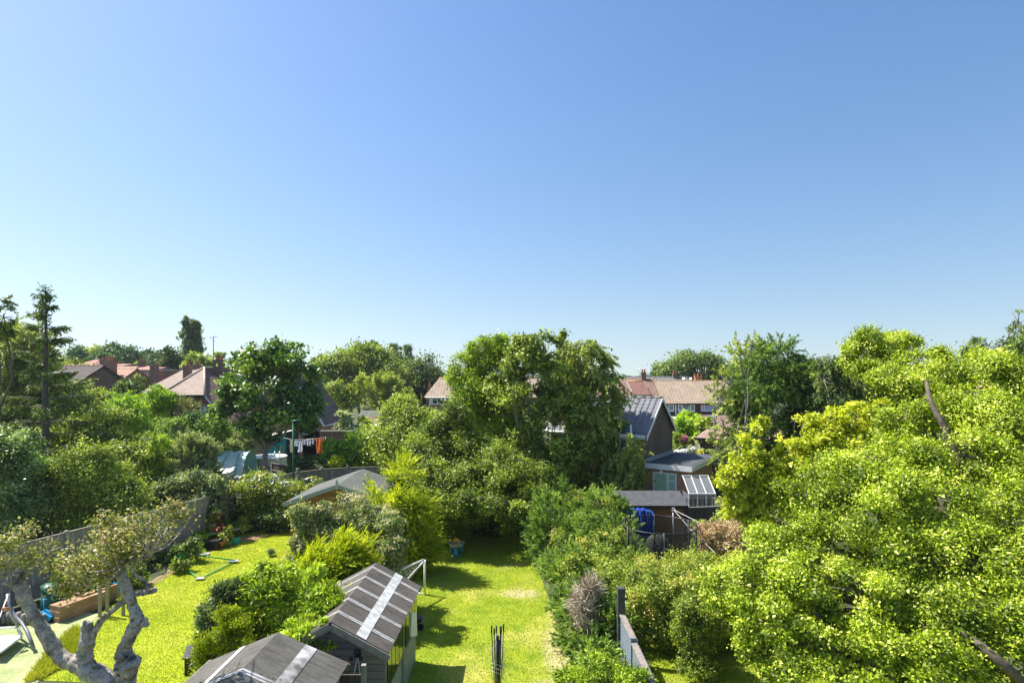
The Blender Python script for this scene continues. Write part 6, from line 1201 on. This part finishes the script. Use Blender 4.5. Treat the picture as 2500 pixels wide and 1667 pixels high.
NET = bpy.data.materials.new('black safety netting'); NET.use_nodes = True; _b = NET.node_tree.nodes['Principled BSDF']; _b.inputs['Base Color'].default_value = (.02, .02, .022, 1); _b.inputs['Alpha'].default_value = .34; _b.inputs['Roughness'].default_value = .8
m = MB(); m.lathe((0, 0, 0), [(rr-.02, .78), (rr-.02, 2.28)], 48); m.build('net', NET, root)
root = empty('hot_tub', (4.75, 20.6, 0), 'white lidded tub behind the trampoline net', 'tub'); m = MB(); m.lathe((0, 0, 0), [(0, 0), (.62, 0), (.66, .8), (0, .8)], 24); m.build('tub_wall', plain('grey wicker', (.35, .36, .36), .8, .3, 20), root); m = MB(); m.lathe((0, 0, .8), [(0, 0), (.70, 0), (.70, .08), (.3, .12), (0, .12)], 24); m.build('lid', UPVC, root)
root = empty('decorated_disc', (5.0, 19.7, 1.22), 'large round disc with lacy dot pattern behind the trampoline net', 'disc'); m = MB(Matrix.Rotation(R(78), 4, 'X')); m.lathe((0, 0, 0), [(0, 0), (.42, 0), (.42, .02), (0, .02)], 32); m.build('disc', plain('dark disc', (.06, .06, .06), .6, .1), root)
m = MB(Matrix.Rotation(R(78), 4, 'X'))
for rad, n in ((.08, 8), (.15, 14), (.22, 20), (.29, 26), (.36, 32), (.40, 40)):
    for k in range(n): an = 2*math.pi*k/n; m.lathe((rad*math.cos(an), rad*math.sin(an), .022), [(0, .006), (.018, .003), (.018, 0)], 6)
m.build('dot_pattern', WHITE, root)
# blue tarpaulin
root = empty('tarpaulin', (X(1556, 21.6), 21.7, 0), 'crumpled blue tarpaulin hanging in front of the black roofed shed', 'tarpaulin')
m = MB(); n = 26; hx = (X(1597, 21.7)-X(1513, 21.7))/2; rg = random.Random(5); prof = [rg.uniform(-1, 1) for _ in range(n+1)]
rows = [(2.0, .35), (1.97, .1), (1.6, -.02), (1.2, -.06), (.8, -.1), (.2, -.16)]
for j in range(len(rows)-1):
    for i in range(n):
        def q(i_, j_): z, y = rows[j_]; x = -hx+2*hx*i_/n; return (x, y+prof[i_]*.05*(1 if j_ else .2)+.04*math.sin(i_*1.3+j_), z-(.10*abs(x/hx)**3)+.03*prof[(i_*3) % n])
        m.poly([q(i, j+1), q(i+1, j+1), q(i+1, j), q(i, j)], smooth=True)
m.build('sheet', plain('blue tarpaulin plastic', (.014, .07, .34), .4, .3, 5, bmp=.5, c2=(.01, .03, .15)), root)
# washing lines right
root = empty('clothes_line', P(1644, 1243, 22.0), 'two white clothes lines stretched from the shed corner across the right garden', 'clothes line'); o_ = root.location.copy()
m = MB(); m.tube([Vector((0, 0, 0)), P(1690, 1296, 19.5)-o_, P(1745, 1348, 17.0)-o_], .008, 5); m.build('line', WHITE, root); m = MB(); m.tube([Vector((0, 0, 0)), P(1740, 1292, 19.5)-o_, P(1842, 1340, 17)-o_], .008, 5); m.build('line', WHITE, root)
m = MB(); m.box(-.05, -.05, -.09, .06, .05, .06); m.build('bracket', METAL, root); m = MB(); m.tube([(0, .03, -2.0), (0, .03, .02)], .03); m.build('post', METAL, root)
def garment(name, label, p, w_, h_, mat, cat, seed, taper=.15, sleeves=False, group=None, legs=False):
    root = empty(name, p, label, cat, group); rg = random.Random(seed); m = MB(); n = 10; pr = [rg.uniform(-1, 1)*.03 for _ in range(n+1)]
    def q(i, j, lo=0.0, hi=1.0):
        t = j/6; x = (lo+(hi-lo)*i/n-.5)*w_*(1-taper*t)+.02*math.sin(j*1.7+seed); return (x, pr[i]*(.4+t)+.03*math.sin(i*1.2+j*.6), -h_*t-.12*h_*math.sin(math.pi*i/n)*(1-t)*.6)
    spans = [(0, 1)] if not legs else [(0, .42), (.58, 1)]
    for lo, hi in spans:
        for j in range(6):
            for i in range(n): m.poly([q(i, j+1, lo, hi), q(i+1, j+1, lo, hi), q(i+1, j, lo, hi), q(i, j, lo, hi)], smooth=True)
    if sleeves:
        for s in (-1, 1): m.poly([(s*w_*.45, .01, -.02), (s*w_*.72, .02, -h_*.32), (s*w_*.6, .02, -h_*.42), (s*w_*.38, .01, -h_*.25)])
    m.build('cloth', mat, root); return root
def CL(n, c):
    m = plain(n, c, .85, .15, 5); nt = m.node_tree; tr = nt.nodes.new('ShaderNodeBsdfTranslucent'); tr.inputs[0].default_value = c4(c); mx = nt.nodes.new('ShaderNodeMixShader'); mx.inputs[0].default_value = .4
    nt.links.new(nt.nodes['Principled BSDF'].outputs[0], mx.inputs[1]); nt.links.new(tr.outputs[0], mx.inputs[2]); nt.links.new(mx.outputs[0], nt.nodes['Material Output'].inputs[0]); return m
garment('hanging_cloth', 'small dark blue garment pegged on the right clothes line', P(1716, 1318, 18.3), .16, .30, CL('navy cloth', (.06, .08, .20)), 'garment', 3, legs=True)
root = empty('washing_line', P(679, 1066, 41), 'washing line strung across the far left garden', 'washing line'); o_ = root.location.copy(); m = MB(); m.tube([(0, 0, 0), P(714, 1073, 41)-o_, P(760, 1072, 41)-o_, P(795, 1066, 41.5)-o_], .012, 4); m.build('line', WHITE, root); m = MB(); m.tube([P(795, 1066, 41.5)-o_, P(795, 1160, 41.5)-o_], .04); m.build('post', METAL, root)
for k, (px, py, w_, h_, c, lab, kw) in enumerate([(711, 1072, .22, .92, (.62, .58, .36), 'pale yellow towel at the left of the washing line', {}), (721, 1074, .30, .42, (.74, .75, .80), 'white top beside the yellow towel', dict(sleeves=True)), (732, 1074, .32, .86, (.70, .71, .78), 'long white printed shirt on the washing line', dict(sleeves=True)),
    (743, 1073, .26, .36, (.55, .52, .62), 'grey patterned top in the middle of the washing line', dict(sleeves=True)), (754, 1070, .32, .52, (.74, .76, .82), 'white leggings on the washing line', dict(legs=True)), (764, 1069, .16, .45, (.66, .66, .70), 'small white top left of the orange towel', {}), (781, 1068, .66, 1.12, (.85, .20, .06), 'large bright orange towel on the washing line', dict(taper=.3))]):
    garment('hanging_laundry', lab, P(px, py, 41), w_, h_, CL('laundry '+str(k), c), 'laundry', 30+k, group='laundry on the washing line', **kw)
root = empty('washing_post', (X(716, 30.5), 30.5, 0), 'tall green washing line pole with cross bar', 'pole'); PG = plain('green painted steel', (.02, .16, .07), .45, .3, 6)
m = MB(); m.tube([(0, 0, 0), (0, 0, Z(1026, 30.5))], .05, 10); m.build('pole', PG, root); m = MB(); m.tube([(-.1, -.1, Z(1028, 30.5)), (.42, .1, Z(1025, 30.5))], .05, 10); m.build('cross_bar', PG, root)
# pool and polytunnel
root = empty('paddling_pool', (X(655, 43), 43, 0), 'round above ground pool with white rim behind the maple trunk', 'pool'); pr_ = 1.3
m = MB(); m.lathe((0, 0, 0), [(pr_, 0), (pr_, 1.08), (pr_+.06, 1.1), (pr_+.02, 1.14), (pr_-.06, 1.12), (pr_-.06, .4)], 36); m.build('pool_wall', WHITE, root)
m = MB(); m.lathe((0, 0, .84), [(0, 0), (pr_-.065, 0)], 36); m.build('water', plain('pool water', (.01, .25, .42), .05, .15, 2, spec=.8), root)
root = empty('pool_ladder', (X(675, 42), 42, 1.1), 'white pool ladder on the right rim', 'ladder')
for s in (-1, 1): m = MB(); m.tube([(s*.2, 0, -1.1), (s*.2, 0, .35), (s*.17, .12, .5), (s*.2, .3, .3), (s*.2, .4, -.2)], .028, 6); m.build('rail', WHITE, root)
m = MB()
for k in range(4): m.box(-.2, -.02, -1+k*.28, .2, .03, -.96+k*.28)
m.build('rung', WHITE, root)
root = empty('polytunnel', (X(560, 38), 38, 0), 'pale green polytunnel beside the pool', 'polytunnel'); m = MB(); x0, x1 = X(475, 38)-X(560, 38), X(612, 38)-X(560, 38); n = 12
arc = [(1.15*-math.cos(math.pi*k/n), 2.12*math.sin(math.pi*k/n)**.75) for k in range(n+1)]; k2 = 14; rg = random.Random(8)
for i in range(k2):
    for j in range(n):
        f_ = lambda i_, j_: (x0+(x1-x0)*i_/k2, arc[j_][0], arc[j_][1]*(1-.03*math.sin(i_*2.1)*(j_ % n > 0)))
        m.poly([f_(i, j), f_(i+1, j), f_(i+1, j+1), f_(i, j+1)], smooth=True)
TUN, nt, b = newmat('green tunnel netting'); n_ = noise(nt, coords(nt), 1.4, 5, .6); nt.links.new(ramp(nt, n_, [(.35, (.34, .60, .52)), (.5, (.56, .72, .67)), (.62, (.76, .80, .79))]), b.inputs['Base Color']); b.inputs['Roughness'].default_value = .45; b.inputs['Alpha'].default_value = .92
m.build('cover', TUN, root); m = MB()
for i in range(0, k2+1, 3): m.tube([(x0+(x1-x0)*i/k2+.0, a_[0]*1.01, a_[1]*1.01) for a_ in arc], .018, 5)
m.build('hoop', plain('green hoop', (.05, .35, .25), .5), root); m = MB(); m.poly([(x1, a_[0], a_[1]) for a_ in arc]); TE = plain('green end netting', (.22, .52, .42), .6, .2, 6); TE.node_tree.nodes['Principled BSDF'].inputs['Alpha'].default_value = .6; m.build('end_panel', TE, root)
root = empty('cold_frame', (X(520, 35.5), 35.5, 0), 'low white board leaning below the polytunnel', 'cold frame', rz=R(12)); m = MB(); m.slab([(-1.2, 0, .8), (1.1, 0, 1.15), (1.1, .8, 1.35), (-1.2, .8, 1.0)], .04); m.build('sheet', WHITE, root); m = MB(); m.box(-1.1, .1, 0, 1.0, .7, .8); m.build('frame', TIMBERG, root)
# aerials
def aerial(x, y, z0, z1, label, els=5, r_=.025):
    root = empty('aerial', (x, y, z0), label, 'aerial'); m = MB(); h_ = z1-z0; m.tube([(0, 0, 0), (0, 0, h_)], r_, 6); m.build('mast', METAL, root); m = MB(); m.tube([(-.35, 0, h_-.15), (.35, .1, h_-.15)], .016, 4)
    for k in range(els): xx = -.32+.64*k/(els-1); m.tube([(xx, -.1, h_-.42+.04*k), (xx, .1, h_+.1-.02*k)], .011, 4)
    m.tube([(-.22, 0, h_-.5), (.22, 0, h_-.5)], .014, 4); m.build('antenna', METAL, root)
aerial(X(521, 57), 57, Z(882, 57), Z(819, 57), 'tall aerial mast beside the poplar', 6, .045)
aerial(X(1968, 50), 50, 5.5, Z(893, 50), 'thin aerial between the two right hand conifers', 4)
aerial(X(1562, 75), 75, 6.8, Z(899, 75), 'small aerial left of the terrace chimney', 3, .02)
aerial(X(1723, 82), 82, 6.5, Z(898, 82), 'aerial pole right of the squat chimney', 3, .02)
aerial(X(1706, 82), 82, 6.5, Z(903, 82), 'short aerial pole left of the squat chimney', 3, .02)

# ------------------------------------------------------------------ summer haze
HZ_ = MB(); HZ_.box(-640, -60, -1.0, 640, 640, 24)
hm = bpy.data.materials.new('summer haze'); hm.use_nodes = True; hn = hm.node_tree; hn.nodes.remove(hn.nodes['Principled BSDF'])
pv = hn.nodes.new('ShaderNodeVolumePrincipled'); pv.inputs['Color'].default_value = (.80, .88, 1, 1); pv.inputs['Density'].default_value = .00022; pv.inputs['Anisotropy'].default_value = .2
hn.links.new(pv.outputs[0], hn.nodes['Material Output'].inputs['Volume'])
ho = HZ_.build('haze', hm); tag(ho, kind='stuff')
